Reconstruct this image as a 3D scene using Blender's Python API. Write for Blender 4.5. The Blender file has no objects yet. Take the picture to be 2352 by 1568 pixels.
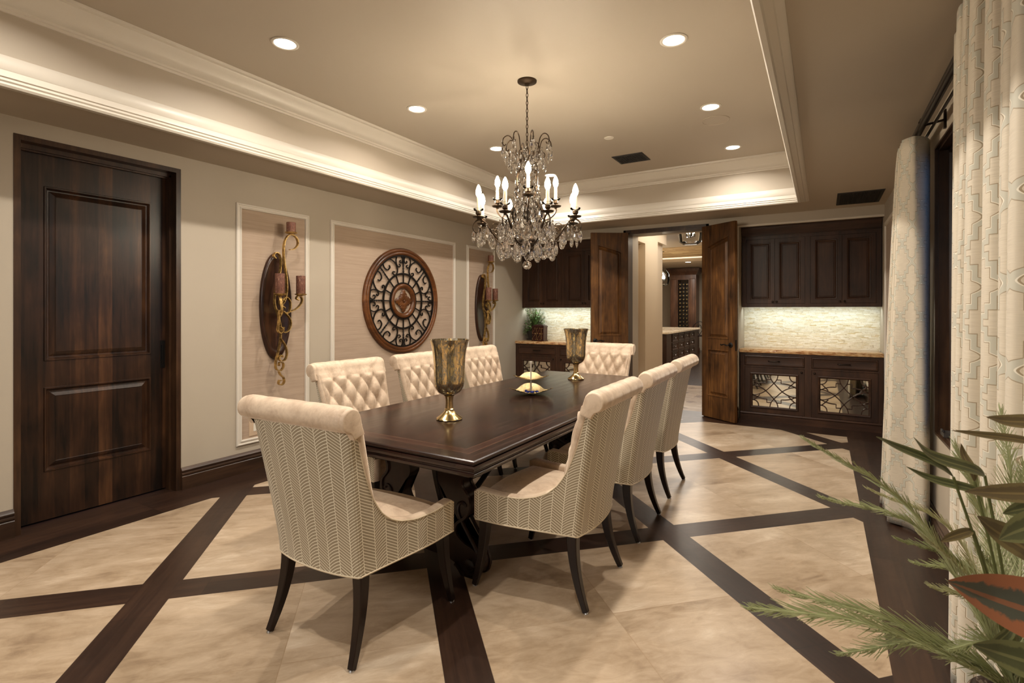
import bpy, bmesh, math, random
from mathutils import Vector, Matrix, noise as mnoise
random.seed(7)
PI = math.pi
SC = bpy.context.scene
COL = SC.collection

# ------------------------------------------------------------------ camera, world, exposure, main lamps
F_PX, YAW, CAM_H = 1177.0, math.atan((1889.6 - 1176) / 1177.0), 1.45
cam_d = bpy.data.cameras.new('camera')
cam = bpy.data.objects.new('camera', cam_d)
COL.objects.link(cam)
cam.location = (0, 0, CAM_H)
cam.rotation_euler = (PI / 2, 0, YAW)
cam_d.sensor_fit = 'HORIZONTAL'
cam_d.sensor_width = 36.0
cam_d.lens = F_PX / 2352 * 36.0
cam_d.shift_y = -(784 - 712) / 2352
cam_d.clip_start = 0.05
cam_d.dof.use_dof = True
cam_d.dof.focus_distance = 3.6
cam_d.dof.aperture_fstop = 9.0
SC.camera = cam

SC.view_settings.view_transform = 'Standard'
SC.view_settings.look = 'None'
SC.view_settings.gamma = 1.0
SC.view_settings.use_curve_mapping = False
SC.view_settings.exposure = -0.36

W = bpy.data.worlds.new('dusk_sky')
SC.world = W
W.use_nodes = True
W.node_tree.nodes['Background'].inputs[0].default_value = (0.10, 0.20, 0.42, 1)
W.node_tree.nodes['Background'].inputs[1].default_value = 2.2

SC.cycles.use_denoising = True
SC.cycles.max_bounces = 12
SC.cycles.diffuse_bounces = 4
SC.cycles.glossy_bounces = 5
SC.cycles.transmission_bounces = 12
SC.cycles.transparent_max_bounces = 12
SC.cycles.sample_clamp_indirect = 4.0
SC.cycles.sample_clamp_direct = 0.0
SC.cycles.caustics_reflective = False
SC.cycles.caustics_refractive = False
SC.cycles.blur_glossy = 0.6

def lamp(name, kind, loc, energy, color, rot=(0, 0, 0), **kw):
    d = bpy.data.lights.new(name, kind)
    d.energy = energy
    d.color = color
    for k, v in kw.items():
        setattr(d, k, v)
    o = bpy.data.objects.new(name, d)
    o.location = loc
    o.rotation_euler = rot
    COL.objects.link(o)
    return o

WARM = (1.0, 0.915, 0.81)
ZC, ZS = 3.23, 2.69            # tray ceiling, soffit
XL, XR, YB, YF = -4.43, 0.62, 7.40, -0.60
TX0, TX1, TY0, TY1 = -3.80, -0.225, 0.34, 6.60     # tray opening
DOWN = [(x, y) for x in (-3.07, -0.84) for y in (0.84, 2.14, 3.44, 4.74, 6.04)]
DOWN_W = 25.5
for i, (x, y) in enumerate(DOWN):
    lamp('downlight_beam', 'AREA', (x, y, ZC - 0.006), DOWN_W, WARM, shape='DISK', size=.075, spread=math.radians(150))
for x0, x1 in ((-4.40, -2.90), (-0.92, 0.60)):
    lamp('under_cabinet_strip', 'AREA', ((x0 + x1) / 2, 7.72, 1.484), 6.0, (0.90, 1.0, 0.97), (math.radians(18), 0, 0), shape='RECTANGLE', size=x1 - x0 - 0.04, size_y=0.04)
# the rooms beyond the double doors, and an unseen lamp added behind the viewer as fill
lamp('hall_ceiling_lamp', 'AREA', (-2.0, 9.3, 2.95), 26, WARM, shape='RECTANGLE', size=1.0, size_y=1.6)
lamp('kitchen_ceiling_lamp', 'AREA', (-3.0, 12.6, 2.95), 100, WARM, shape='RECTANGLE', size=2.0, size_y=1.2)
lamp('kitchen_ceiling_lamp', 'AREA', (-3.0, 16.2, 2.845), 150, WARM, shape='RECTANGLE', size=2.0, size_y=1.0)
lamp('added_fill_lamp', 'AREA', (-1.9, -2.1, 2.66), 190, (1.0, .95, .88), (math.radians(35), 0, 0), shape='RECTANGLE', size=2.4, size_y=1.2)
CHAND = (-1.965, 3.467)

# ------------------------------------------------------------------ mesh collector
def vadd(a, b): return (a[0] + b[0], a[1] + b[1], a[2] + b[2])

class MB:
    def __init__(s):
        s.v, s.f, s.uv, s.sm = [], [], {}, []
        s.M = None
    def add(s, vs, fs, uvs=None, smooth=True):
        b = len(s.v)
        if s.M is not None:
            vs = [tuple(s.M @ Vector(p)) for p in vs]
        s.v.extend([tuple(p) for p in vs])
        for f in fs:
            s.f.append(tuple(i + b for i in f))
            s.sm.append(smooth)
        if uvs:
            for i, u in enumerate(uvs):
                s.uv[b + i] = u
        return s
    def box(s, x0, y0, z0, x1, y1, z1):
        v = [(x0, y0, z0), (x1, y0, z0), (x1, y1, z0), (x0, y1, z0), (x0, y0, z1), (x1, y0, z1), (x1, y1, z1), (x0, y1, z1)]
        f = [(0, 3, 2, 1), (4, 5, 6, 7), (0, 1, 5, 4), (1, 2, 6, 5), (2, 3, 7, 6), (3, 0, 4, 7)]
        return s.add(v, f, smooth=False)
    def grid(s, fn, nu, nv, cu=False, cv=False, uvf=None, smooth=True):
        U = nu if cu else nu + 1
        Vn = nv if cv else nv + 1
        vs, uvs, fs = [], [], []
        for j in range(Vn):
            for i in range(U):
                vs.append(fn(i / nu, j / nv))
                if uvf: uvs.append(uvf(i / nu, j / nv))
        for j in range(nv):
            for i in range(nu):
                a, b = i, (i + 1) % U
                c, d = j, (j + 1) % Vn
                fs.append((c * U + a, c * U + b, d * U + b, d * U + a))
        return s.add(vs, fs, uvs or None, smooth)
    def loops(s, L, close=True, cap0=False, cap1=False, ring=False, smooth=True):
        n = len(L[0])
        vs = [p for l in L for p in l]
        fs = []
        m = len(L)
        for k in range(m if ring else m - 1):
            k2 = (k + 1) % m
            for i in range(n if close else n - 1):
                j = (i + 1) % n
                fs.append((k * n + i, k * n + j, k2 * n + j, k2 * n + i))
        if cap0: fs.append(tuple(range(n))[::-1])
        if cap1: fs.append(tuple((m - 1) * n + i for i in range(n)))
        return s.add(vs, fs, smooth=smooth)
    def lathe(s, prof, n=24, c=(0, 0, 0), cap0=False, cap1=False, axis='z'):
        L = []
        for r, z in prof:
            ring = []
            for i in range(n):
                a = 2 * PI * i / n
                p = (r * math.cos(a), r * math.sin(a), z)
                if axis == 'x': p = (z, p[0], p[1])
                if axis == 'y': p = (p[0], z, p[1])
                ring.append(vadd(p, c))
            L.append(ring)
        return s.loops(L, True, cap0, cap1)
    def tube(s, pts, r=0.01, n=8, closed=False, caps=True, sect=None, normal=None):
        P = [Vector(p) for p in pts]
        m = len(P)
        T = []
        for i in range(m):
            a = P[(i - 1) % m] if (closed or i > 0) else P[i]
            b = P[(i + 1) % m] if (closed or i < m - 1) else P[i]
            t = b - a
            T.append(t.normalized() if t.length > 1e-9 else Vector((0, 0, 1)))
        if normal is not None:
            N = []
            nn = Vector(normal).normalized()
            for t in T:
                q = nn - t * nn.dot(t)
                N.append(q.normalized() if q.length > 1e-6 else nn)
        else:
            u = T[0].orthogonal().normalized()
            N = [u]
            for i in range(1, m):
                q = T[i - 1].rotation_difference(T[i]) @ N[-1]
                q = q - T[i] * q.dot(T[i])
                N.append(q.normalized())
        L = []
        for i in range(m):
            B = T[i].cross(N[i])
            rr = r[i] if isinstance(r, (list, tuple)) else r
            if sect is None:
                ring = [tuple(P[i] + (N[i] * math.cos(2 * PI * k / n) + B * math.sin(2 * PI * k / n)) * rr) for k in range(n)]
            else:
                sc = r[i] if isinstance(r, (list, tuple)) else 1.0
                ring = [tuple(P[i] + N[i] * a * sc + B * b * sc) for a, b in sect]
            L.append(ring)
        return s.loops(L, True, caps and not closed, caps and not closed, ring=closed)
    def extr(s, poly, mapf, d0, d1, smooth=False):
        a = [mapf(p[0], p[1], d0) for p in poly]
        b = [mapf(p[0], p[1], d1) for p in poly]
        return s.loops([a, b], True, True, True, smooth=smooth)
    def rects(s, x0, x1, y0, y1, prof, mapf, cap0=False, cap1=False, ring=False):
        """nested rectangles: prof = [(inset, height)], mapf(a, b, height) -> xyz"""
        L = []
        for i, h in prof:
            L.append([mapf(x0 + i, y0 + i, h), mapf(x1 - i, y0 + i, h), mapf(x1 - i, y1 - i, h), mapf(x0 + i, y1 - i, h)])
        return s.loops(L, True, cap0, cap1, ring=ring, smooth=True)
    def polys(s, poly, prof, mapf, cap0=False, cap1=False, ring=False):
        L = [[mapf(p[0], p[1], h) for p in inset(poly, i)] for i, h in prof]
        return s.loops(L, True, cap0, cap1, ring=ring)
    def sphere(s, c, r, nu=16, nv=10):
        rr = r if isinstance(r, (tuple, list)) else (r, r, r)
        return s.grid(lambda u, v: (c[0] + rr[0] * math.cos(2 * PI * u) * math.sin(PI * v), c[1] + rr[1] * math.sin(2 * PI * u) * math.sin(PI * v), c[2] - rr[2] * math.cos(PI * v)), nu, nv, cu=True)
    def build(s, name, mat, parent=None, angle=35, weld=False, flat=False):
        me = bpy.data.meshes.new(name)
        me.from_pydata(s.v, [], s.f)
        if s.uv:
            uvl = me.uv_layers.new(name='UVMap')
            for lp in me.loops:
                uvl.data[lp.index].uv = s.uv.get(lp.vertex_index, (0, 0))
        bm = bmesh.new()
        bm.from_mesh(me)
        if weld: bmesh.ops.remove_doubles(bm, verts=bm.verts, dist=1e-5)
        bmesh.ops.recalc_face_normals(bm, faces=bm.faces)
        bm.to_mesh(me)
        bm.free()
        if not flat:
            me.polygons.foreach_set('use_smooth', [True] * len(me.polygons))
            try: me.set_sharp_from_angle(angle=math.radians(angle))
            except Exception: pass
        me.update()
        o = bpy.data.objects.new(name, me)
        COL.objects.link(o)
        me.materials.append(mat)
        if parent is not None: o.parent = parent
        return o

def inset(poly, d):
    """inset a counter-clockwise polygon by d (mitred)"""
    n = len(poly)
    out = []
    for i in range(n):
        p0, p1, p2 = Vector(poly[i - 1]), Vector(poly[i]), Vector(poly[(i + 1) % n])
        a, b = (p1 - p0).normalized(), (p2 - p1).normalized()
        na, nb = Vector((-a.y, a.x)), Vector((-b.y, b.x))
        k = na + nb
        k = k / max(k.dot(na), 0.2)
        out.append((p1.x + k.x * d, p1.y + k.y * d))
    return out

def smooth_path(pts, n=8, closed=False):
    P = [Vector(p) for p in pts]
    m = len(P)
    out = []
    for i in range(m if closed else m - 1):
        p0 = P[(i - 1) % m] if (closed or i > 0) else P[i] * 2 - P[i + 1]
        p1, p2 = P[i], P[(i + 1) % m]
        p3 = P[(i + 2) % m] if (closed or i + 2 < m) else p2 * 2 - p1
        for k in range(n):
            t = k / n
            out.append(0.5 * ((2 * p1) + (p2 - p0) * t + (2 * p0 - 5 * p1 + 4 * p2 - p3) * t * t + (3 * p1 - p0 - 3 * p2 + p3) * t ** 3))
    if not closed: out.append(P[-1])
    return [tuple(p) for p in out]

def scroll(P, Q, kind='C', turns=0.8, p=4, bend=1.0, n=80, flip=1, t2=None):
    """2D curve from P to Q whose ends coil up; C coils both the same way, S opposite ways"""
    th, x, y = 0.0, 0.0, 0.0
    pts = [(0.0, 0.0)]
    for i in range(n):
        u = (i + 0.5) / n
        e = abs(2 * u - 1) ** p
        tt = turns if (u < .5 or t2 is None) else t2
        k = tt * 2 * PI * 2 * (p + 1) * e
        if kind == 'S' and u > .5: k = -k
        if kind == 'C': k += bend
        th += k / n
        x += math.cos(th) / n
        y += math.sin(th) / n
        pts.append((x, y))
    ex, ey = pts[-1]
    d = complex(ex, ey)
    tgt = complex(Q[0] - P[0], Q[1] - P[1])
    out = []
    for a, b in pts:
        z = complex(a, b) / d
        if flip < 0: z = z.conjugate()
        z = z * tgt
        out.append((P[0] + z.real, P[1] + z.imag))
    return out

# ------------------------------------------------------------------ tagging
def tag(o, label=None, cat=None, group=None, kind=None):
    if label: o['label'] = label
    if cat: o['category'] = cat
    if group: o['group'] = group
    if kind: o['kind'] = kind
    return o
def thing(name, label, cat, loc=(0, 0, 0), rz=0.0, group=None):
    o = bpy.data.objects.new(name, None)
    o.empty_display_size = 0.1
    COL.objects.link(o)
    o.location = loc
    o.rotation_euler = (0, 0, rz)
    return tag(o, label, cat, group)
def struct(o, label=None, cat=None): return tag(o, label, cat, kind='structure')
def copy_tree(o, parent=None):
    c = o.copy()
    COL.objects.link(c)
    c.parent = parent
    for ch in [x for x in COL.objects if x.parent == o]:
        copy_tree(ch, c)
    return c
# ------------------------------------------------------------------ materials
class V:
    """a float socket with arithmetic that builds Math nodes"""
    def __init__(s, nt, o): s.nt, s.o = nt, o
    def m(s, op, b=None, c=None):
        n = s.nt.nodes.new('ShaderNodeMath')
        n.operation = op
        for i, x in enumerate((s, b, c)):
            if x is None: continue
            if isinstance(x, V): s.nt.links.new(x.o, n.inputs[i])
            else: n.inputs[i].default_value = x
        return V(s.nt, n.outputs[0])
    def __add__(s, b): return s.m('ADD', b)
    __radd__ = __add__
    def __sub__(s, b): return s.m('SUBTRACT', b)
    def __rsub__(s, b): return (s * -1) + b
    def __mul__(s, b): return s.m('MULTIPLY', b)
    __rmul__ = __mul__
    def __truediv__(s, b): return s.m('DIVIDE', b)
    def __pow__(s, b): return s.m('POWER', b)
    def fr(s): return s.m('FRACT')
    def fl(s): return s.m('FLOOR')
    def ab(s): return s.m('ABSOLUTE')
    def lt(s, b): return s.m('LESS_THAN', b)
    def gt(s, b): return s.m('GREATER_THAN', b)
    def mn(s, b): return s.m('MINIMUM', b)
    def mx(s, b): return s.m('MAXIMUM', b)
    def sin(s): return s.m('SINE')
    def sq(s): return s.m('SQRT')
    def clamp(s):
        n = s.m('ADD', 0.0)
        n.o.node.use_clamp = True
        return n

class Mat:
    def __init__(s, name, color=(.5, .5, .5), rough=.5, metal=0.0, **kw):
        s.m = bpy.data.materials.new(name)
        s.m.use_nodes = True
        s.nt = s.m.node_tree
        s.b = s.nt.nodes['Principled BSDF']
        s.set('Base Color', (*color, 1) if len(color) == 3 else color)
        s.set('Roughness', rough)
        s.set('Metallic', metal)
        for k, v in kw.items(): s.set(k.replace('_', ' '), v)
    def set(s, k, v):
        if isinstance(v, V): s.nt.links.new(v.o, s.b.inputs[k])
        elif isinstance(v, bpy.types.NodeSocket): s.nt.links.new(v, s.b.inputs[k])
        else:
            if isinstance(v, tuple) and len(v) == 3 and k in ('Base Color', 'Emission Color', 'Sheen Tint'): v = (*v, 1)
            s.b.inputs[k].default_value = v
    def coord(s, kind='Object'):
        n = s.nt.nodes.new('ShaderNodeTexCoord')
        return n.outputs[kind]
    def xyz(s, vec=None, kind='Object'):
        n = s.nt.nodes.new('ShaderNodeSeparateXYZ')
        s.nt.links.new(vec or s.coord(kind), n.inputs[0])
        return [V(s.nt, n.outputs[i]) for i in range(3)]
    def vec(s, x, y, z=0.0):
        n = s.nt.nodes.new('ShaderNodeCombineXYZ')
        for i, a in enumerate((x, y, z)):
            if isinstance(a, V): s.nt.links.new(a.o, n.inputs[i])
            else: n.inputs[i].default_value = a
        return n.outputs[0]
    def scale(s, vec, k):
        n = s.nt.nodes.new('ShaderNodeVectorMath')
        n.operation = 'MULTIPLY'
        s.nt.links.new(vec, n.inputs[0])
        n.inputs[1].default_value = k
        return n.outputs[0]
    def noise(s, vec, scale=5.0, detail=4.0, rough=.55, dist=0.0):
        n = s.nt.nodes.new('ShaderNodeTexNoise')
        n.inputs['Scale'].default_value = scale
        n.inputs['Detail'].default_value = detail
        n.inputs['Roughness'].default_value = rough
        n.inputs['Distortion'].default_value = dist
        s.nt.links.new(vec, n.inputs['Vector'])
        return V(s.nt, n.outputs[0])
    def white(s, vec):
        n = s.nt.nodes.new('ShaderNodeTexWhiteNoise')
        n.noise_dimensions = '3D'
        s.nt.links.new(vec, n.inputs['Vector'])
        return V(s.nt, n.outputs[0])
    def voronoi(s, vec, scale, feature='F1'):
        n = s.nt.nodes.new('ShaderNodeTexVoronoi')
        n.feature = feature
        n.inputs['Scale'].default_value = scale
        s.nt.links.new(vec, n.inputs['Vector'])
        return V(s.nt, n.outputs[0])
    def ramp(s, fac, stops, interp='LINEAR'):
        n = s.nt.nodes.new('ShaderNodeValToRGB')
        n.color_ramp.interpolation = interp
        e = n.color_ramp.elements
        while len(e) < len(stops): e.new(0.5)
        for i, (p, c) in enumerate(stops):
            e[i].position = p
            e[i].color = (*c, 1) if len(c) == 3 else c
        s.nt.links.new(fac.o, n.inputs[0])
        return n.outputs[0]
    def mix(s, fac, a, b, mode='MIX'):
        n = s.nt.nodes.new('ShaderNodeMix')
        n.data_type = 'RGBA'
        n.blend_type = mode
        for k, x in ((0, fac), (6, a), (7, b)):
            if isinstance(x, V): s.nt.links.new(x.o, n.inputs[k])
            elif isinstance(x, bpy.types.NodeSocket): s.nt.links.new(x, n.inputs[k])
            elif k == 0: n.inputs[0].default_value = x
            else: n.inputs[k].default_value = (*x, 1) if len(x) == 3 else x
        return n.outputs[2]
    def bump(s, h, strength=.3, dist=.01):
        n = s.nt.nodes.new('ShaderNodeBump')
        n.inputs['Strength'].default_value = strength
        n.inputs['Distance'].default_value = dist
        s.nt.links.new(h.o, n.inputs['Height'])
        s.nt.links.new(n.outputs[0], s.b.inputs['Normal'])

def srgb(r, g, b):
    f = lambda c: (c / 255 / 12.92) if c / 255 <= .04045 else ((c / 255 + .055) / 1.055) ** 2.4
    return (f(r), f(g), f(b))

M = {}
def paint(name, c, rough=.6):
    m = Mat(name, c, rough)
    n = m.noise(m.coord(), 90, 3)
    m.bump(n, .06, .004)
    M[name] = m.m
paint('wall_paint', srgb(176, 165, 148))
paint('ceiling_paint', srgb(182, 171, 155))
paint('trim_paint', srgb(212, 205, 193), .4)
paint('hall_paint', srgb(212, 196, 172))

def wood(name, c0, c1, c2, axis=2, rough=.38, scale=1.0, plank=0.0, knots=0.0, plank_axis=0, coat=.04):
    m = Mat(name, c1, rough)
    x = m.xyz()
    k = [34.0, 34.0, 34.0]
    k[axis] = 2.2
    v = m.vec(x[0] * (k[0] * scale), x[1] * (k[1] * scale), x[2] * (k[2] * scale))
    g = m.noise(v, 1.0, 5, .6, .6)
    k2 = [3.0, 3.0, 3.0]
    k2[axis] = 1.1
    b = m.noise(m.vec(*[x[i] * (k2[i] * scale) for i in range(3)]), 1.6, 4, .6, .4)
    f = g * .45 + b * .55
    if plank:
        idx = (x[plank_axis] / plank).fl()
        f = f + m.white(m.vec(idx, 3.0, 1.0)) * .22 - .11
    col = m.ramp(f, [(.34, c0), (.52, c1), (.70, c2)])
    if knots:
        vo = m.voronoi(m.vec(*[x[i] * (5.5 if i != axis else 2.3) for i in range(3)]), 1.0)
        kn = (1.0 - (vo * 5.0)).clamp()
        bl = (m.noise(m.coord(), 3.2, 3) * 3.0 - 1.45).clamp()
        col = m.mix((kn * .8 + bl * knots).clamp(), col, c0)
    m.set('Base Color', col)
    m.set('Coat Weight', coat)
    m.set('Specular IOR Level', .36)
    m.set('Coat Roughness', .25)
    m.bump(g, .08, .003)
    M[name] = m.m
    return m
wood('alder', srgb(20, 12, 8), srgb(52, 32, 20), srgb(84, 55, 34), 2, .34, 1.0, .085, .55, 1)
wood('alder_frame', srgb(28, 17, 11), srgb(58, 38, 24), srgb(84, 58, 37), 2, .36, 1.0)
wood('alder_light', srgb(38, 22, 9), srgb(88, 57, 29), srgb(132, 91, 48), 2, .38, 1.0, .0, .45)
wood('cabinet_wood', srgb(34, 20, 12), srgb(58, 36, 23), srgb(78, 51, 34), 2, .42, 1.0, coat=0.0)
wood('cabinet_wood_across', srgb(34, 20, 12), srgb(58, 36, 23), srgb(78, 51, 34), 0, .42, 1.0, coat=0.0)
wood('base_wood', srgb(34, 22, 15), srgb(58, 40, 28), srgb(78, 55, 39), 1, .30, 1.0)
wood('base_wood_across', srgb(34, 22, 15), srgb(58, 40, 28), srgb(78, 55, 39), 0, .30, 1.0)
wood('leg_wood', srgb(17, 10, 8), srgb(28, 17, 13), srgb(38, 24, 18), 2, .28)
wood('pedestal_wood', srgb(22, 13, 10), srgb(38, 23, 18), srgb(52, 33, 25), 2, .3)
wood('medallion_wood', srgb(46, 24, 11), srgb(92, 54, 26), srgb(132, 84, 44), 1, .3, .6)
wood('plate_wood', srgb(30, 17, 12), srgb(52, 30, 20), srgb(84, 52, 32), 2, .28)
wood('kitchen_wood', srgb(46, 29, 20), srgb(74, 49, 34), srgb(98, 68, 48), 2, .35)

# dining table top: dark mahogany, grain along the table, a lighter mitred inlay border
def table_mat():
    m = Mat('table_top_wood', (0, 0, 0), .2)
    x = m.xyz()
    dx = (x[0].ab() * -1) + .652
    dy = (x[1].ab() * -1) + 1.61
    d = dx.mn(dy)
    across = dy.lt(dx) * d.lt(.155)
    ga = m.noise(m.vec(x[0] * 38.0, x[1] * 1.8, x[2]), 1.0, 5, .6, .5)
    gb = m.noise(m.vec(x[0] * 1.8, x[1] * 38.0, x[2]), 1.0, 5, .6, .5)
    g = ga * (1.0 - across) + gb * across
    b = m.noise(m.coord(), 2.4, 4)
    strip = m.white(m.vec((x[0] / .11).fl(), (x[1] / 1.07).fl(), 0.0))
    f = g * .5 + b * .4 + strip * .12
    col = m.ramp(f, [(.30, srgb(18, 9, 7)), (.5, srgb(33, 17, 13)), (.72, srgb(54, 30, 22))])
    band = d.gt(.095) * d.lt(.150)
    col = m.mix(band * .30, col, srgb(70, 36, 26))
    lines = ((d - .095).ab().lt(.0016)).mx((d - .150).ab().lt(.0016)).mx((x[1].ab() - .50).ab().lt(.0015))
    col = m.mix(lines * .55, col, srgb(128, 88, 66))
    m.set('Base Color', col)
    m.set('Roughness', g * .12 + .16)
    m.set('Specular IOR Level', .38)
    m.bump(g, .05, .002)
    M['table_top'] = m.m
table_mat()

# floor of the dining room: travertine cells between 45 degree wood bands, wood border
def travertine(m, a, b, tile=None):
    """a, b: coordinates along/across; returns colour"""
    off = m.white(m.vec(*tile, 2.0)) if tile else None
    ox = off * 17.0 if tile else 0.0
    n1 = m.noise(m.vec(a * 1.1 + ox, b * 2.6 + ox, 0.0), 1.3, 8, .64, .7)
    n2 = m.noise(m.vec(a * 3.0 + ox, b * 8.0, 3.0), 2.0, 6, .7, .9)
    f = (n1 * .64 + n2 * .36 - .5) * 1.0 + .5
    if tile: f = f + off * .09 - .045
    col = m.ramp(f, [(.30, srgb(128, 106, 84)), (.42, srgb(164, 142, 116)), (.55, srgb(186, 165, 140)), (.68, srgb(210, 193, 170))])
    pit = (m.noise(m.vec(a * 7.0, b * 18.0, 7.0), 3.0, 5, .75) * 6.0 - 3.75).clamp() * (n1 * 4.0 - 1.75).clamp()
    return m.mix(pit * .35, col, srgb(232, 216, 190)), n2
def woodcol(m, along, across, seed):
    g = m.noise(m.vec(along * 2.4 + seed, across * 46.0, seed), 1.0, 5, .6, .5)
    b = m.noise(m.vec(along * 1.3, across * 5.0, seed), 2.0, 3)
    f = g * .5 + b * .3 + m.white(m.vec((along / .92 + seed).fl(), (across / .19).fl(), seed)) * .2
    f = f - ((along / .92 + seed).fr()).lt(.0028) * .35
    return m.ramp(f, [(.10, srgb(14, 8, 6)), (.28, srgb(30, 18, 12)), (.5, srgb(47, 30, 21)), (.74, srgb(66, 45, 32))])
def floor_mat():
    m = Mat('floor_pattern', (0, 0, 0), .2)
    x, y, z = m.xyz()
    u = (x + y) * .70711
    v = (y - x) * .70711
    ur = (u - .222) / 1.474
    vr = (v - 2.912) / 1.483
    uf, vf = ur.fr() * 1.474, vr.fr() * 1.483
    ub, vb = uf.lt(.188), vf.lt(.188)
    inside = x.gt(-4.033) * x.lt(.237) * y.lt(7.0) * y.gt(-.25)
    tc, n2 = travertine(m, u, v, ((ur * 2.0 - .13).fl(), (vr * 2.0 - .13).fl()))
    seam = ((uf - .831).ab().lt(.0016)).mx((vf - .835).ab().lt(.0016))
    tc = m.mix(seam * .6, tc, srgb(150, 124, 94))
    wu = woodcol(m, v, u, 1.0)
    wv = woodcol(m, u, v, 5.0)
    side = (x.gt(.237)).mx(x.lt(-4.033))
    wb = m.mix(side, woodcol(m, x, y, 9.0), woodcol(m, y, x, 13.0))
    c = m.mix(vb, tc, wv)
    c = m.mix(ub, c, wu)
    c = m.mix(inside, wb, c)
    edge = ((uf - .188).ab().mn(uf).mn(((uf - 1.474).ab())).lt(.0015) * (1.0 - 0)).mx((vf - .188).ab().mn(vf).lt(.0015) * (1.0 - ub))
    ex = ((x - .43).ab()).mn((x + 4.23).ab()).mn((y - 7.2).ab() + (1.0 - 1.0)).lt(.0014) * (1.0 - inside)
    c = m.mix(((edge * inside).mx(ex)) * .5, c, srgb(28, 17, 12))
    isw = (1.0 - inside).mx(ub).mx(vb)
    m.set('Base Color', c)
    m.set('Roughness', .24 - isw * .0 + n2 * .14 + isw * .05)
    m.set('Specular IOR Level', .5)
    m.bump(n2, .04, .002)
    M['floor'] = m.m
floor_mat()
def hall_floor_mat():
    m = Mat('hall_floor', (0, 0, 0), .22)
    x, y, z = m.xyz()
    tc, n2 = travertine(m, x, y, ((x / .46).fl(), (y / .46).fl()))
    a = ((x + y) * .70711 / .42).fr() * .42
    b = ((y - x) * .70711 / .42).fr() * .42
    acc = a.lt(.13) * b.lt(.13)
    tc = m.mix(acc, tc, srgb(128, 98, 70))
    tc = m.mix(((a - .13).ab().mn((b - .13).ab())).lt(.003) * .5, tc, srgb(140, 115, 88))
    wood_ = (y.lt(7.66)).mx(y.gt(10.27))
    c = m.mix(wood_, tc, woodcol(m, x, y, 3.0))
    m.set('Base Color', c)
    M['hall_floor'] = m.m
hall_floor_mat()

def grass():
    m = Mat('grasscloth', (0, 0, 0), .75)
    x, y, z = m.xyz()
    n = m.noise(m.vec(x, y * 4.0, z * 420.0), 1.0, 3, .6)
    n2 = m.noise(m.vec(x, y * 1.6, z * 130.0), 1.0, 4, .7)
    f = n * .5 + n2 * .5
    m.set('Base Color', m.ramp(f, [(.30, srgb(148, 128, 110)), (.5, srgb(168, 147, 127)), (.72, srgb(184, 164, 143))]))
    m.set('Sheen Weight', .15)
    m.bump(n, .2, .002)
    M['grasscloth'] = m.m
grass()

def velvet(name, c0, c1, sheen=.6):
    m = Mat(name, c1, .55)
    n = m.noise(m.coord(), 5.5, 5, .7, .8)
    n3 = m.noise(m.coord(), 60, 3, .6)
    m.set('Base Color', m.ramp(n * .8 + n3 * .2, [(.36, c0), (.56, c1)]))
    m.set('Sheen Weight', sheen)
    m.set('Sheen Roughness', .35)
    m.set('Sheen Tint', srgb(255, 240, 222))
    m.bump(n, .12, .01)
    M[name] = m.m
velvet('velvet', srgb(180, 155, 131), srgb(213, 191, 166))

def herring():
    m = Mat('herringbone_fabric', (0, 0, 0), .5)
    U, Vv, _ = m.xyz(m.coord('UV'))
    P, H = .112, .0138
    f = (U / P).fr()
    a = f.lt(.5)
    t1 = f * 2.0
    t2 = f * 2.0 - 1.0
    rise = (t1 * 1.55 - t1 * t1 * .55) * a + (1.0 - t2) * (1.0 - a)
    s = (Vv - rise * .036) / H + (1.0 - a) * .5
    line = (s.fr()).lt(.25)
    d1 = f.mn(1.0 - f).lt(.012)
    d2 = (f - .5).ab().lt(.012)
    k = line.mx(d1).mx(d2)
    n = m.noise(m.vec(U * 900.0, Vv * 250.0, 0.0), 1.0, 2)
    base = m.ramp(n, [(.3, srgb(140, 125, 101)), (.7, srgb(163, 148, 121))])
    m.set('Base Color', m.mix(k, base, srgb(238, 230, 208)))
    m.set('Roughness', .56 - k * .16)
    m.set('Sheen Weight', .3)
    m.bump(k * -1 + 1.0, .25, .0015)
    M['herringbone'] = m.m
herring()

def curtain(name, back=False):
    m = Mat(name, (0, 0, 0), .7)
    U, Vv, _ = m.xyz(m.coord('UV'))
    A, B = .235, .235
    def cell(ou, ov):
        x = (((U + ou) / A).fr() - .5).ab() * A
        y = (((Vv + ov) / B).fr() - .5).ab() * B
        b1 = (x - .040).mx(y - .096)
        b2 = (x - .066).mx(y - .066)
        ves = (x / .1175 + (y / .046) ** 1.7 - 1.0) * .044
        ves2 = (y / .120 + (x / .034) ** 1.7 - 1.0) * .036
        return b1.mn(b2).mn(ves).mn(ves2)
    sd = cell(0.0, 0.0)
    band = sd.ab().lt(.0095)
    edge = (sd.ab() - .0107).ab().lt(.0015)
    hi = (sd + .0085).ab().lt(.0010)
    thr = m.noise(m.vec(U * 12.0, Vv * 900.0, 0.0), 1.0, 3)
    base = m.ramp(thr, [(.3, srgb(196, 184, 164)), (.7, srgb(219, 209, 190))])
    c = m.mix(band, base, srgb(194, 191, 176))
    c = m.mix(edge, c, srgb(160, 144, 118))
    c = m.mix(hi, c, srgb(232, 226, 210))
    m.set('Base Color', c)
    m.set('Sheen Weight', .15)
    m.bump(thr, .15, .001)
    M[name] = m.m
curtain('curtain_fabric')

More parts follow.
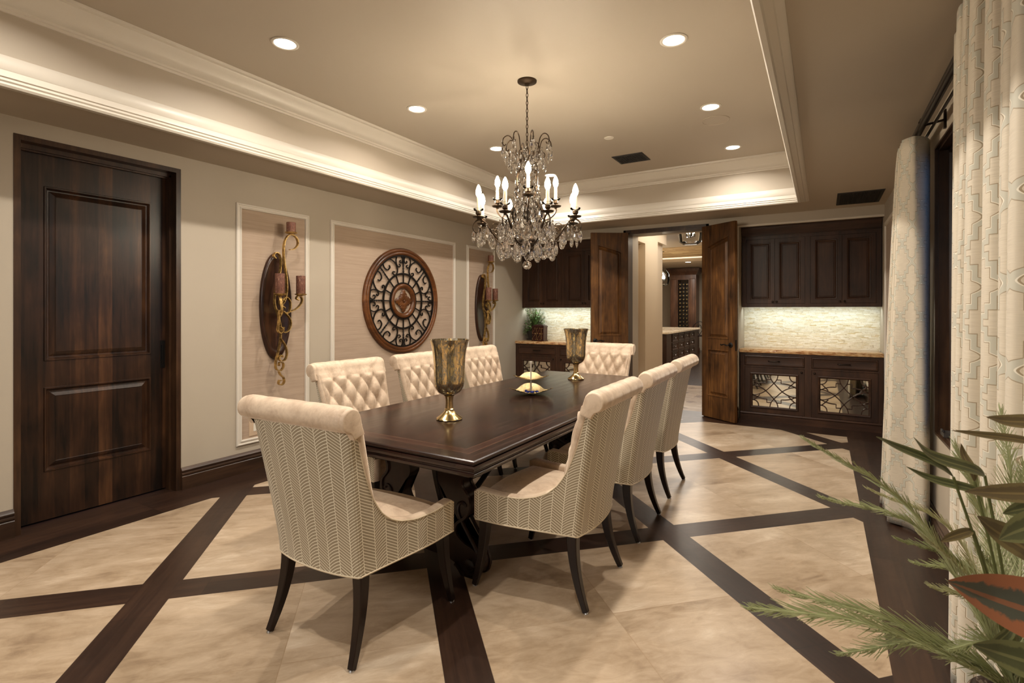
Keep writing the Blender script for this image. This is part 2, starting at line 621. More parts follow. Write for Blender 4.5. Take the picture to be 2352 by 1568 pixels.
def simple(name, c, rough=.5, metal=0.0, **kw):
    m = Mat(name, c, rough, metal, **kw)
    M[name] = m.m
    return m
simple('welt', srgb(214, 198, 170), .6)
simple('glide', (.6, .6, .6), .3, 1.0)
simple('bronze', srgb(38, 28, 21), .38, .7)
simple('iron', srgb(30, 25, 22), .45, .6)
simple('black_metal', srgb(24, 22, 20), .4, .5)
simple('chand_metal', srgb(66, 52, 38), .36, .85)
simple('plastic_white', srgb(226, 220, 206), .4)
simple('outlet', srgb(196, 172, 146), .5)
simple('courtyard', srgb(84, 86, 92), .9)
simple('dark_void', srgb(12, 11, 10), .8)
simple('vent_dark', srgb(26, 22, 18), .6)
simple('candle_sleeve', srgb(238, 224, 190), .45, 0.0)
simple('blue_wrap', srgb(30, 52, 150), .25, .3)
simple('rod_white', srgb(232, 222, 205), .3)
simple('chrome', (.8, .8, .8), .12, 1.0)
simple('stem_green', srgb(92, 96, 52), .6)
simple('brass', srgb(208, 184, 132), .2, 1.0)
simple('crank', srgb(120, 118, 115), .35, .9)
def kc():
    m = Mat('kitchen_counter', srgb(222, 204, 174), .15)
    n = m.noise(m.coord(), 9, 5, .7)
    m.set('Base Color', m.ramp(n, [(.35, srgb(196, 172, 138)), (.65, srgb(234, 220, 194))]))
    M['kitchen_counter'] = m.m
kc()
def gold():
    m = Mat('antique_gold', (0, 0, 0), .4, .85)
    n = m.noise(m.coord(), 28, 4, .7)
    m.set('Base Color', m.ramp(n, [(.34, srgb(120, 92, 50)), (.58, srgb(212, 178, 112))]))
    m.bump(n, .25, .003)
    M['antique_gold'] = m.m
    m = Mat('hammered_gold', (0, 0, 0), .26, 1.0)
    n = m.voronoi(m.coord(), 130)
    m.set('Base Color', m.ramp(n, [(.1, srgb(214, 182, 112)), (.6, srgb(240, 220, 170))]))
    m.bump(n, .9, .006)
    M['hammered_gold'] = m.m
    m = Mat('wax_red', (0, 0, 0), .7)
    n = m.noise(m.scale(m.coord(), (1, 1, .45)), 75, 4, .7)
    m.set('Base Color', m.ramp(n, [(.38, srgb(84, 48, 34)), (.56, srgb(112, 70, 52)), (.72, srgb(158, 124, 100))]))
    m.bump(n, .4, .004)
    M['wax_red'] = m.m
    m = Mat('mercury_glass', (0, 0, 0), .16, .92)
    c = m.coord()
    n = m.noise(m.scale(c, (1, 1, .42)), 38, 6, .74, 1.6)
    n2 = m.noise(c, 120, 3, .6)
    k = (n * 1.0 + n2 * .12)
    m.set('Base Color', m.ramp(k, [(.38, srgb(92, 86, 74)), (.46, srgb(150, 143, 126)), (.55, srgb(168, 160, 140)), (.575, srgb(198, 174, 122)), (.75, srgb(234, 214, 166))]))
    m.set('Roughness', m.ramp(k, [(.5, (.34, .34, .34)), (.58, (.08, .08, .08))]))
    M['mercury'] = m.m
    m = Mat('stone_stack', (0, 0, 0), .7)
    x, y, z = m.xyz()
    br = m.nt.nodes.new('ShaderNodeTexBrick')
    wob = m.noise(m.vec(x * 3.0, z * 60.0, 1.0), 1.0, 2) * .05
    row = (z / .0165).fl()
    xo = x + m.white(m.vec(row, 4.0, 2.0)) * .3 + wob
    zz = z + (m.noise(m.coord(), 24, 2) - .5) * .005
    m.nt.links.new(m.vec(xo, zz, 0.0), br.inputs['Vector'])
    for k_, v_ in (('Color1', (*srgb(246, 240, 220), 1)), ('Color2', (*srgb(214, 200, 160), 1)), ('Mortar', (*srgb(170, 152, 112), 1)), ('Scale', 1.0), ('Mortar Size', .0009), ('Brick Width', .075), ('Row Height', .0165), ('Bias', -.2)):
        br.inputs[k_].default_value = v_
    n = m.noise(m.scale(m.coord(), (1, 1, 2.6)), 16, 5, .7)
    wh = m.white(m.vec((xo / .075).fl(), row, 7.0))
    col = m.mix((n * 2.4 - .9).clamp() * .7, br.outputs[0], srgb(250, 246, 232))
    col = m.mix((wh * 6.0 - 5.0).clamp() * .55, col, srgb(206, 180, 118))
    col = m.mix((m.noise(m.coord(), 30, 3) * 6 - 3.6).clamp() * .6, col, srgb(150, 120, 72))
    m.set('Base Color', col)
    m.bump(wh * .8 + n * .6, 1.0, .014)
    M['stone_stack'] = m.m
    m = Mat('granite', (0, 0, 0), .12)
    x, y, z = m.xyz()
    n = m.noise(m.vec(x * 5.0 + y * 3.0, y * 16.0, z * 16.0), 1.6, 7, .72, 1.2)
    m.set('Base Color', m.ramp(n, [(.32, srgb(120, 76, 44)), (.46, srgb(176, 128, 84)), (.55, srgb(214, 178, 130)), (.70, srgb(236, 212, 172))]))
    M['granite'] = m.m
    m = Mat('mirror_antique', srgb(226, 222, 206), .03, 1.0)
    M['mirror'] = m.m
    m = Mat('crystal', (1, 1, 1), .0, 0, Transmission_Weight=1.0, IOR=1.55)
    M['crystal'] = m.m
    def thin(name, tint, k):
        m = Mat(name, tint, .0)
        nt = m.nt
        tr = nt.nodes.new('ShaderNodeBsdfTransparent')
        tr.inputs[0].default_value = (*tint, 1)
        gl = nt.nodes.new('ShaderNodeBsdfGlossy')
        gl.inputs['Roughness'].default_value = .02
        fr = nt.nodes.new('ShaderNodeFresnel')
        fr.inputs[0].default_value = k
        mx = nt.nodes.new('ShaderNodeMixShader')
        nt.links.new(fr.outputs[0], mx.inputs[0])
        nt.links.new(tr.outputs[0], mx.inputs[1])
        nt.links.new(gl.outputs[0], mx.inputs[2])
        nt.links.new(mx.outputs[0], nt.nodes['Material Output'].inputs[0])
        nt.nodes.remove(m.b)
        M[name] = m.m
    thin('clear_glass', (.97, .97, .96), 1.35)
    thin('window_glass', (.80, .86, .92), 1.45)
    m = Mat('urn_marble', (0, 0, 0), .15)
    n = m.noise(m.coord(), 9, 7, .7, 2.0)
    m.set('Base Color', m.ramp(n, [(.35, srgb(34, 26, 24)), (.5, srgb(66, 50, 44)), (.56, srgb(150, 132, 118)), (.62, srgb(52, 40, 36))]))
    M['urn_marble'] = m.m
    m = Mat('canister', (0, 0, 0), .3, .3)
    n = m.noise(m.coord(), 22, 3, .5, 2.5)
    m.set('Base Color', m.ramp(n, [(.44, srgb(34, 16, 14)), (.5, srgb(92, 44, 30)), (.55, srgb(40, 18, 16))]))
    M['canister'] = m.m
    m = Mat('kitchen_stone', (0, 0, 0), .7)
    x, y, z = m.xyz()
    br = m.nt.nodes.new('ShaderNodeTexBrick')
    m.nt.links.new(m.vec(x, y * 1.0 + z, 0.0), br.inputs['Vector'])
    for k_, v_ in (('Color1', (*srgb(236, 208, 158), 1)), ('Color2', (*srgb(176, 130, 84), 1)), ('Mortar', (*srgb(222, 196, 150), 1)), ('Scale', 1.0), ('Mortar Size', .01), ('Brick Width', .5), ('Row Height', .13), ('Bias', -.2)):
        br.inputs[k_].default_value = v_
    m.set('Base Color', br.outputs[0])
    M['kitchen_stone'] = m.m
gold()
def emit(name, c, strength):
    m = Mat(name, c, .5)
    m.set('Emission Color', c)
    m.set('Emission Strength', strength)
    M[name] = m.m
emit('lens_glow', (1.0, .9, .76), 14)
emit('bulb_glow', (1.0, .86, .66), 330)
emit('cove_glow', (1.0, .88, .66), 1.6)
def leafmat(name, a, b, vein, k):
    m = Mat(name, a, .5)
    U, Vv, _ = m.xyz(m.coord('UV'))
    n = m.noise(m.coord(), 40, 4, .7, .5)
    e = ((Vv - .5).ab() * 2.0 + n * .7 - .62 - k)
    mid = (Vv - .5).ab().lt(.05)
    c = m.mix((e * 9.0).clamp(), a, b)
    c = m.mix(mid * .8, c, vein)
    m.set('Base Color', c)
    m.set('Subsurface Weight', .0)
    M[name] = m.m
leafmat('leaf_green', srgb(74, 78, 46), srgb(106, 108, 66), srgb(116, 116, 74), .3)
leafmat('leaf_olive', srgb(92, 78, 48), srgb(112, 98, 60), srgb(128, 110, 68), .3)
leafmat('leaf_croton', srgb(76, 78, 66), srgb(152, 94, 62), srgb(146, 92, 62), .20)
simple('needle_green', srgb(162, 166, 122), .6)
simple('needle_olive', srgb(178, 175, 134), .6)
simple('foliage_dark', srgb(86, 122, 62), .5)
simple('foliage_grey', srgb(116, 124, 84), .5)
simple('pot_black', srgb(34, 32, 30), .35)
# ------------------------------------------------------------------ the room shell
def wall_boxes(bs):
    b = MB()
    for q in bs: b.box(*q)
    return b
YH = 7.0
f = MB().box(XL - .2, YF - .2, -.06, XR + .2, 7.66, 0)
struct(f.build('floor', M['floor'], flat=True))
b = MB().box(-9.0, 7.66, -.06, 3.0, 19.5, 0.0)
struct(b.build('floor_kitchen', M['hall_floor'], flat=True))

# left wall: door opening y 1.15..2.15, z 0..2.58
DY0, DY1, DZ = 1.15, 2.15, 2.585
struct(wall_boxes([(XL - .25, YF, 0, XL, DY0, ZC), (XL - .25, DY1, 0, XL, 7.98, ZC), (XL - .25, DY0, DZ, XL, DY1, ZC), (XL - .25, DY0, 0, XL - .22, DY1, DZ)]).build('wall_left', M['wall_paint'], flat=True))
# right wall: window opening y 1.2..4.22, z .66..2.49
WY0, WY1, WZ0, WZ1 = 1.20, 4.225, .66, 2.49
struct(wall_boxes([(XR, YF, 0, XR + .2, WY0, ZC), (XR, WY1, 0, XR + .2, 7.98, ZC), (XR, WY0, 0, XR + .2, WY1, WZ0), (XR, WY0, WZ1, XR + .2, WY1, ZC)]).build('wall_right', M['wall_paint'], flat=True))
# wall behind the viewer, with opening and foyer added to pass fill light
struct(wall_boxes([(XL - .25, YF - .2, 0, -3.6, YF, ZC), (-.35, YF - .2, 0, XR + .2, YF, ZC), (-3.6, YF - .2, 2.5, -.35, YF, ZC)]).build('wall_front', M['wall_paint'], flat=True))
struct(wall_boxes([(XL - .25, -3.6, 0, XR + .2, -3.5, 2.75), (XL - .25, -3.5, 0, XL - .15, YF - .2, 2.75), (XR + .1, -3.5, 0, XR + .2, YF - .2, 2.75)]).build('wall_added_foyer', M['wall_paint'], flat=True))
struct(wall_boxes([(XL - .25, -3.6, 2.7, XR + .2, YF - .2, 2.78)]).build('ceiling_added_foyer', M['ceiling_paint'], flat=True))
struct(wall_boxes([(XL - .2, -3.5, -.06, XR + .2, YF - .2, 0)]).build('floor_added_foyer', M['hall_floor'], flat=True))
# back wall: niches for the cabinets left and right, double door between
NR0, NL1, NZ = -.955, -2.855, 2.60
OX0, OX1, OZ = -2.525, -1.345, 2.62
struct(wall_boxes([(NL1, YB, 0, OX0, 7.98, ZC), (OX1, YB, 0, NR0, 7.98, ZC), (OX0, YB, OZ, OX1, 7.60, ZC), (OX0, 7.6, OZ, OX1, 7.98, ZC),
                   (XL, YB, NZ, NL1, 7.98, ZC), (NR0, YB, NZ, XR, 7.98, ZC), (XL - .25, 7.98, 0, OX0, 8.06, ZC), (OX1, 7.98, 0, XR + .2, 8.06, ZC), (OX0, 7.98, OZ, OX1, 8.06, ZC)]).build('wall_back', M['wall_paint'], flat=True))
# stacked stone splashback inside the two niches
for i, (x0, x1) in enumerate(((XL, NL1), (NR0, XR))):
    struct(MB().box(x0, 7.955, .93, x1, 7.98, 1.50).build('wall_back_stone', M['stone_stack'], flat=True))
# ceiling: soffit ring, tray sides, tray top
struct(wall_boxes([(XL - .25, YF - .2, ZS, TX0, 7.98, ZS + .04), (TX1, YF - .2, ZS, XR + .2, 7.98, ZS + .04), (TX0, YF - .2, ZS, TX1, TY0, ZS + .04), (TX0, TY1, ZS, TX1, 7.98, ZS + .04)]).build('ceiling', M['ceiling_paint'], flat=True))
struct(wall_boxes([(TX0 - .04, TY0 - .04, ZS + .04, TX0, TY1 + .04, ZC), (TX1, TY0 - .04, ZS + .04, TX1 + .04, TY1 + .04, ZC), (TX0, TY0 - .04, ZS + .04, TX1, TY0, ZC), (TX0, TY1, ZS + .04, TX1, TY1 + .04, ZC), (XL - .25, YF - .2, ZC, XR + .2, 8.06, ZC + .08)]).build('ceiling_tray', M['ceiling_paint'], flat=True))
mapz = lambda a, b_, h: (a, b_, h)
# crown in the tray: heights from the top down, inset towards the middle
crown = [(.0, ZC - .165), (.012, ZC - .165), (.014, ZC - .150), (.022, ZC - .146), (.024, ZC - .132), (.034, ZC - .128), (.050, ZC - .090), (.075, ZC - .055), (.098, ZC - .036), (.100, ZC - .026), (.118, ZC - .020), (.122, ZC - .001), (0, ZC - .001)]
struct(MB().rects(TX0, TX1, TY0, TY1, crown, mapz).build('trim_1', M['trim_paint'], angle=50))
lip = [(-.095, ZS), (-.095, ZS - .006), (-.085, ZS - .012), (-.06, ZS - .012), (-.055, ZS - .018), (-.02, ZS - .018), (-.012, ZS - .030), (.012, ZS - .030), (.020, ZS - .018), (.014, ZS - .006), (.022, ZS + .002), (.016, ZS + .016), (.024, ZS + .022), (.018, ZS + .045), (.012, ZS + .060), (.016, ZS + .066), (.014, ZS + .135), (.008, ZS + .142), (0, ZS + .142)]
struct(MB().rects(TX0, TX1, TY0, TY1, lip, mapz).build('trim_2', M['trim_paint'], angle=40))
# picture-frame mouldings with grasscloth inside, left wall then right wall
pm = [(0, .0), (0, .012), (.006, .018), (.014, .018), (.018, .012), (.030, .012), (.036, .020), (.044, .018), (.048, .004), (.048, .0)]
n = 3
for (y0, y1) in ((2.605, 3.352), (3.615, 5.752), (6.025, 6.768)):
    o = MB().rects(y0, y1, .245, 2.40, pm, lambda a, b_, h: (XL + h, a, b_)).build('trim_%d' % n, M['trim_paint'], angle=40)
    struct(o)
    MB().box(XL, y0 + .047, .292, XL + .003, y1 - .047, 2.353).build('grasscloth', M['grasscloth'], o, flat=True)
    n += 1
o = struct(MB().rects(4.55, 7.235, .245, 2.45, pm, lambda a, b_, h: (XR - h, a, b_)).build('trim_%d' % n, M['trim_paint'], angle=40))
MB().box(XR - .003, 4.60, .292, XR, 7.19, 2.403).build('grasscloth', M['grasscloth'], o, flat=True)
n += 1
# cream bead round the two niches
for x0, x1 in ((XL + .002, NL1), (NR0, XR - .002)):
    bead = [(-.022, 0), (-.022, .010), (-.012, .016), (.0, .010), (.0, .0)]
    L = []
    for i, h in bead:
        if x0 < -4: L.append([(x0, YB - h, NZ - i - .045), (x1 - i, YB - h, NZ - i - .045), (x1 - i, YB - h, .14)])
        else: L.append([(x0 + i, YB - h, .14), (x0 + i, YB - h, NZ - i - .045), (x1, YB - h, NZ - i - .045)])
    struct(MB().loops(L, close=False).build('trim_%d' % n, M['trim_paint'], angle=40))
    n += 1
# header strip closing each niche above the cabinets
struct(wall_boxes([(XL, YB, NZ - .05, NL1, YB + .03, NZ), (NR0, YB, NZ - .05, XR, YB + .03, NZ)]).build('trim_%d' % n, M['wall_paint'], flat=True))

# baseboards: stepped dark wood
bp = [(0, .0), (.024, .0), (.024, .105), (.018, .112), (.026, .120), (.026, .130), (.016, .137), (.022, .146), (.022, .156), (.012, .168), (.006, .178), (0, .178)]
def base_run(b, p, q, nrm):
    L = [[(x[0] + nrm[0] * d, x[1] + nrm[1] * d, h) for d, h in bp] for x in (p, q)]
    b.loops(L, True, True, True)
b = MB()
base_run(b, (XL, YF), (XL, DY0), (1, 0))
base_run(b, (XL, DY1), (XL, 7.40), (1, 0))
struct(b.build('baseboard_left', M['base_wood']))
b = MB()
base_run(b, (XR, YF), (XR, 7.40), (-1, 0))
struct(b.build('baseboard_right', M['base_wood']))
b = MB()
base_run(b, (NL1, YB), (OX0, YB), (0, -1))
base_run(b, (OX1, YB), (NR0 - .002, YB), (0, -1))
struct(b.build('baseboard_back', M['base_wood_across']))

# door_1: knotty alder pocket door with two raised panels in the left wall
d1 = struct(thing('door_1', 'dark knotty alder door with two raised panels in the left wall', 'door', (XL, (DY0 + DY1) / 2, 0)))
hw = (DY1 - DY0) / 2
b = MB()
for s in (-1, 1):
    y0, y1 = sorted((s * hw, s * (hw - .035)))
    b.box(-.21, y0, 0, .004, y1, DZ)
    y0, y1 = sorted((s * (hw - .035), s * (hw - .052)))
    b.box(-.21, y0, 0, -.075, y1, DZ - .05)
b.box(-.21, -hw + .035, DZ - .035, .004, hw - .035, DZ)
b.box(-.21, -hw + .035, DZ - .065, -.075, hw - .035, DZ - .035)
b.box(-.115, -hw + .035, DZ - .075, -.095, hw - .035, DZ - .060)
b.build('frame', M['alder_frame'], d1, flat=True)
def leaf(b, w, z0, z1, stile, panels, t, mp):
    """door leaf of width w centred at 0 in local (a, z, depth); panels = list of polygons"""
    def rect(x0, x1, a0, a1): return [(x0, a0), (x1, a0), (x1, a1), (x0, a1)]
    b.loops([[mp(*p, -t) for p in rect(-w / 2, w / 2, z0, z1)], [mp(*p, -t * .28) for p in rect(-w / 2, w / 2, z0, z1)]], True, True, True)
PR = [(0, .0), (.003, .006), (.012, .006), (.017, -.004), (.023, -.017), (.031, -.018), (.058, -.004), (.064, -.002), (.067, -.005)]
w = 2 * hw - .104
X0 = -.13
mp = lambda a, z, h: (X0 + h, a, z)
b = MB()
zz = [.012, .34, .92, 1.10, 2.30, DZ - .066]
for a0, a1, z0, z1 in ((-w / 2, -w / 2 + .135, zz[0], zz[5]), (w / 2 - .105, w / 2, zz[0], zz[5]), (-w / 2 + .135, w / 2 - .105, zz[0], zz[1]), (-w / 2 + .135, w / 2 - .105, zz[2], zz[3]), (-w / 2 + .135, w / 2 - .105, zz[4], zz[5])):
    b.box(X0 - .045, a0, z0, X0, a1, z1)
lf = b.build('door_leaf', M['alder'], d1, flat=True)
for z0, z1 in ((zz[1], zz[2]), (zz[3], zz[4])):
    MB().rects(-w / 2 + .135, w / 2 - .105, z0, z1, PR, mp, cap1=True).build('raised_panel', M['alder'], lf, angle=20)
b = MB().box(X0, w / 2 - .040, .985, X0 + .004, w / 2 - .006, 1.205)
b.box(X0 + .004, w / 2 - .032, 1.02, X0 + .012, w / 2 - .024, 1.17)
b.build('flush_pull', M['black_metal'], d1, flat=True)

# door_2: the double doors to the kitchen, both leaves swung into the room
d2 = struct(thing('door_2', 'double arched-panel wooden doors standing open to the kitchen', 'door', ((OX0 + OX1) / 2, YB, 0)))
hx = (OX1 - OX0) / 2
b = MB()
for s in (-1, 1):
    x0, x1 = sorted((s * hx, s * (hx - .058)))
    b.box(x0, -.006, 0, x1, .20, OZ)
b.box(-hx + .058, -.006, OZ - .05, hx - .058, .20, OZ)
b.box(-hx - .012, -.014, 0, -hx + .022, 0.0, OZ + .012).box(hx - .022, -.014, 0, hx + .012, 0.0, OZ + .012).box(-hx - .012, -.014, OZ - .022, hx + .012, 0, OZ + .012)
b.build('frame', M['alder_frame'], d2, flat=True)
def swing_leaf(s):
    Lw, T = .553, .045
    hinge = Vector((s * (hx - .058) , -.025, 0))
    ang = math.atan2(-.56, .828 * s)
    R = Matrix.Translation(hinge) @ Matrix.Rotation(ang, 4, 'Z')
    # local x from hinge to free edge; visible face has normal towards the camera side
    fs = -1 if s > 0 else 1
    zt, st = 2.59, .095
    zz = [.012, .30, .93, 1.07]
    arch = lambda x: 2.30 + .115 * ((x - st) / (Lw - 2 * st)) ** .8
    b = MB(); b.M = R
    for x0, x1, z0, z1 in ((0, st, zz[0], zt), (Lw - st, Lw, zz[0], zt), (st, Lw - st, zz[0], zz[1]), (st, Lw - st, zz[2], zz[3])):
        b.box(x0, -T / 2, z0, x1, T / 2, z1)
    na = 10
    xs = [st + (Lw - 2 * st) * i / na for i in range(na + 1)]
    top = [(x, arch(x)) for x in xs]
    b.extr([(Lw - st, zt), (st, zt)] + top, lambda a, z, d: (a, d, z), -T / 2, T / 2)
    lo = b.build('door_leaf', M['alder_light'], d2, flat=True)
    pan = MB(); pan.M = R
    up = [(st, zz[3]), (Lw - st, zz[3])] + top[::-1]
    low = [(st, zz[1]), (Lw - st, zz[1]), (Lw - st, zz[2]), (st, zz[2])]
    for poly in (up, low):
        p = MB(); p.M = R
        for side in (1, -1):
            p.polys(poly, PR, lambda a, z, h, side=side: (a, side * (T / 2 + h), z), cap1=True)
        p.build('raised_panel', M['alder_light'], lo, angle=20)
    h = MB(); h.M = R
    for side in (1, -1):
        yy = side * T / 2
        h.lathe([(.034, 0), (.034, side * .004), (.026, side * .010), (.012, side * .012)], 20, (Lw - .062, yy, 1.0), axis='y', cap1=True)
        h.tube(smooth_path([(Lw - .062, yy + side * .01, 1.0), (Lw - .062, yy + side * .048, 1.0), (Lw - .08, yy + side * .058, .998), (Lw - .13, yy + side * .055, 1.008), (Lw - .165, yy + side * .05, .996), (Lw - .185, yy + side * .048, 1.004)], 5), .0085, 8)
    h.box(Lw, -.012, .93, Lw + .002, .012, 1.07)
    h.build('lever_handle', M['black_metal'], lo)
swing_leaf(1)
swing_leaf(-1)

# window_1 in the right wall: dark casement frame and night glass
w1 = struct(thing('window_1', 'dark wood framed window with blue dusk behind the curtains', 'window', (XR, (WY0 + WY1) / 2, (WZ0 + WZ1) / 2)))
hy, hz = (WY1 - WY0) / 2, (WZ1 - WZ0) / 2
fr = [(0, .0), (0, .006), (.014, .006), (.014, -.012), (.028, -.012), (.028, -.06), (.05, -.06), (.055, -.075), (.085, -.075), (.09, -.12), (0, -.12)]
MB().rects(-hy, hy, -hz, hz, fr, lambda a, b_, h: (-h, a, b_)).build('window_frame', M['alder_frame'], w1, angle=30)
MB().box(.095, -.045, -hz + .085, .115, .045, hz - .085).build('mullion', M['alder_frame'], w1, flat=True)
MB().box(.100, -hy + .086, -hz + .086, .106, hy - .086, hz - .086).build('glass', M['window_glass'], w1, flat=True)
b = MB().box(-.002, hy - .27, -hz + .030, .06, hy - .17, -hz + .055)
b.tube([(.01, hy - .20, -hz + .055), (-.004, hy - .22, -hz + .068), (-.006, hy - .27, -hz + .066)], .006, 8)
b.build('crank', M['crank'], w1)

# courtyard outside the window: a dark garden wall and paving under the dusk sky
struct(MB().box(XR + .25, 8.6, -.1, 9.0, 8.8, 3.4).build('wall_courtyard', M['courtyard'], flat=True))
struct(MB().box(XR + .2, -4, -.12, 9.0, 8.6, -.06).build('ground_courtyard', M['courtyard'], flat=True))
# ------------------------------------------------------------------ rooms beyond the double doors
KZ = 3.0
struct(wall_boxes([(-9, 7.66, KZ, 3, 19.5, KZ + .06)]).build('ceiling_kitchen', M['hall_paint'], flat=True))
# hall wall on the left with two recesses seen edge-on, header band above
struct(wall_boxes([(-3.2, 8.06, 0, -2.74, 8.76, KZ), (-2.74, 8.06, 2.60, -2.62, 8.76, KZ), (-3.2, 8.76, 0, -2.62, 9.55, KZ), (-3.2, 9.55, 0, -2.70, 10.17, KZ), (-2.70, 9.55, 2.72, -2.62, 10.17, KZ)]).build('wall_hall_left', M['hall_paint'], flat=True))
struct(wall_boxes([(-1.0, 8.06, 0, -.9, 13.0, KZ), (-.9, 13, 0, 3, 13.1, KZ)]).build('wall_hall_right', M['hall_paint'], flat=True))
struct(wall_boxes([(-9, 19.3, 0, 3, 19.4, KZ), (-9, 11.5, 0, -3.2, 11.6, KZ), (-9, 11.5, 0, -8.9, 19.4, KZ), (2.9, 13, 0, 3, 19.4, KZ)]).build('wall_kitchen', M['hall_paint'], flat=True))
struct(MB().box(-7, 12.9, KZ - .012, -.9, 15.3, KZ).build('ceiling_stone', M['kitchen_stone'], flat=True))
struct(MB().box(-7, 15.3, 2.86, -.9, 19.3, KZ).build('ceiling_soffit_kitchen', M['hall_paint'], flat=True))
struct(MB().box(-6.9, 15.285, KZ - .045, -1.0, 15.3, KZ - .02).build('trim_cove_light', M['cove_glow'], flat=True))

# kitchen island with a block of small square drawers
isl = thing('kitchen_island', 'dark wood kitchen island with rows of small square drawers', 'kitchen island', (-3.13, 13.9, 0))
MB().box(-1.2, -1.75, 0, 0, 1.75, .885).build('body', M['kitchen_wood'], isl, flat=True)
for r in range(4):
    for c in range(4):
        y0, z1 = -1.25 + c * .64, .86 - r * .212
        d = MB().rects(y0, y0 + .58, z1 - .19, z1, [(0, 0), (0, .016), (.03, .016), (.045, .002), (.06, .006)], lambda a, z, h: (h, a, z), cap1=True).build('drawer', M['kitchen_wood'], isl, angle=25)
        MB().sphere((.02, y0 + .29, z1 - .1), .016, 8, 6).build('knob', M['chrome'], d)
b = MB()
b.polys([(-1.28, -1.83), (.06, -1.83), (.06, 1.83), (-1.28, 1.83)], [(.01, .885), (0, .892), (0, .905), (.014, .912), (.008, .925), (.016, .935)], lambda a, y, h: (a, y, h), True, True)
b.build('countertop', M['kitchen_counter'], isl, angle=30)

# wine cabinet with a glass front, bottles lying inside
wc = thing('wine_cabinet', 'tall dark wood wine cabinet with narrow glass door beyond the island', 'wine cabinet', (-3.99, 17.6, 0))
b = MB()
for q in ((-.42, 0, 0, -.175, .5, 2.62), (.175, 0, 0, .42, .5, 2.62), (-.175, 0, 0, .175, .5, .45), (-.175, 0, 2.46, .175, .5, 2.62), (-.175, .46, .45, .175, .5, 2.46)): b.box(*q)
b.build('case', M['kitchen_wood'], wc, flat=True)
for s in (-1, 1):
    MB().rects(s * .298 - .10, s * .298 + .10, .35, 2.5, [(0, .0), (.006, .012), (.018, .012), (.026, 0), (.05, .004)], lambda a, z, h: (a, -h, z), cap1=True).build('side_panel', M['kitchen_wood'], wc, angle=25)
MB().rects(-.42, .42, 0, .5, [(0, 2.62), (-.02, 2.66), (-.05, 2.70), (-.11, 2.79), (-.12, 2.845), (0, 2.845)], lambda a, y, h: (a, y, h), cap1=True).build('crown', M['kitchen_wood'], wc, angle=30)
MB().rects(-.44, .44, -.02, .5, [(0, 0), (0, .16), (.02, .2)], lambda a, y, h: (a, y, h), cap1=True).build('plinth', M['kitchen_wood'], wc, angle=30)
MB().box(-.175, .03, .45, .175, .036, 2.46).build('glass_door', M['clear_glass'], wc, flat=True)
bot = None
k = 0
for r in range(15):
    for c in range(3):
        x, z = -3.99 - .11 + c * .11, .56 + r * .125
        if bot is None:
            bot = thing('wine_bottle', 'dark wine bottle lying in the glass fronted wine cabinet', 'wine bottle', (x, 17.68, z), 0, 'bottles in the wine cabinet')
            MB().lathe([(.0, .0), (.036, .002), (.038, .02), (.038, .2), (.014, .26), (.014, .33)], 10, (0, .03, 0), axis='y').build('glass_body', M['pot_black'], bot)
            MB().lathe([(.016, -.02), (.016, .03), (0, .03)], 10, (0, .0, 0), axis='y').build('foil_cap', M['brass'], bot)
        else:
            q = copy_tree(bot)
            q.location = (x, 17.68, z)
# second cabinet side beyond, dark panel with mirror
sc_ = thing('display_cabinet', 'dark wood cabinet with glass upper part beside the wine cabinet', 'cabinet', (-3.05, 18.3, 0))
MB().box(-.3, 0, 0, .6, .4, .95).build('body', M['kitchen_wood'], sc_, flat=True)
MB().box(-.3, .05, .95, -.22, .4, 2.75).box(.5, .05, .95, .6, .4, 2.75).box(-.22, .05, 2.6, .5, .4, 2.75).build('frame', M['kitchen_wood'], sc_, flat=True)
MB().box(-.22, .2, .95, .5, .21, 2.6).build('glass_panel', M['clear_glass'], sc_, flat=True)
MB().box(-.34, -.03, .95, .64, .05, .98).build('worktop', M['granite'], sc_, flat=True)

# bar stool beside the island
st = thing('bar_stool', 'dark iron bar stool with looped back beside the kitchen island', 'bar stool', (-3.22, 16.2, 0))
for sx in (-1, 1):
    for sy in (-1, 1):
        MB().tube([(sx * .14, sy * .14, .66), (sx * .2, sy * .2, 0)], .014, 6).build('leg', M['iron'], st)
MB().lathe([(0, .66), (.19, .66), (.2, .68), (.19, .70), (0, .71)], 16).build('seat', M['leg_wood'], st)
b = MB()
b.tube(smooth_path([(-.17, .15, .68), (-.19, .2, .95), (0, .22, 1.1), (.19, .2, .95), (.17, .15, .68)], 5), .012, 6)
b.tube(smooth_path([(0, .18, .7), (-.07, .2, .85), (0, .21, 1.0), (.07, .2, .85), (0, .18, .7)], 5), .009, 6)
b.build('backrest', M['iron'], st)

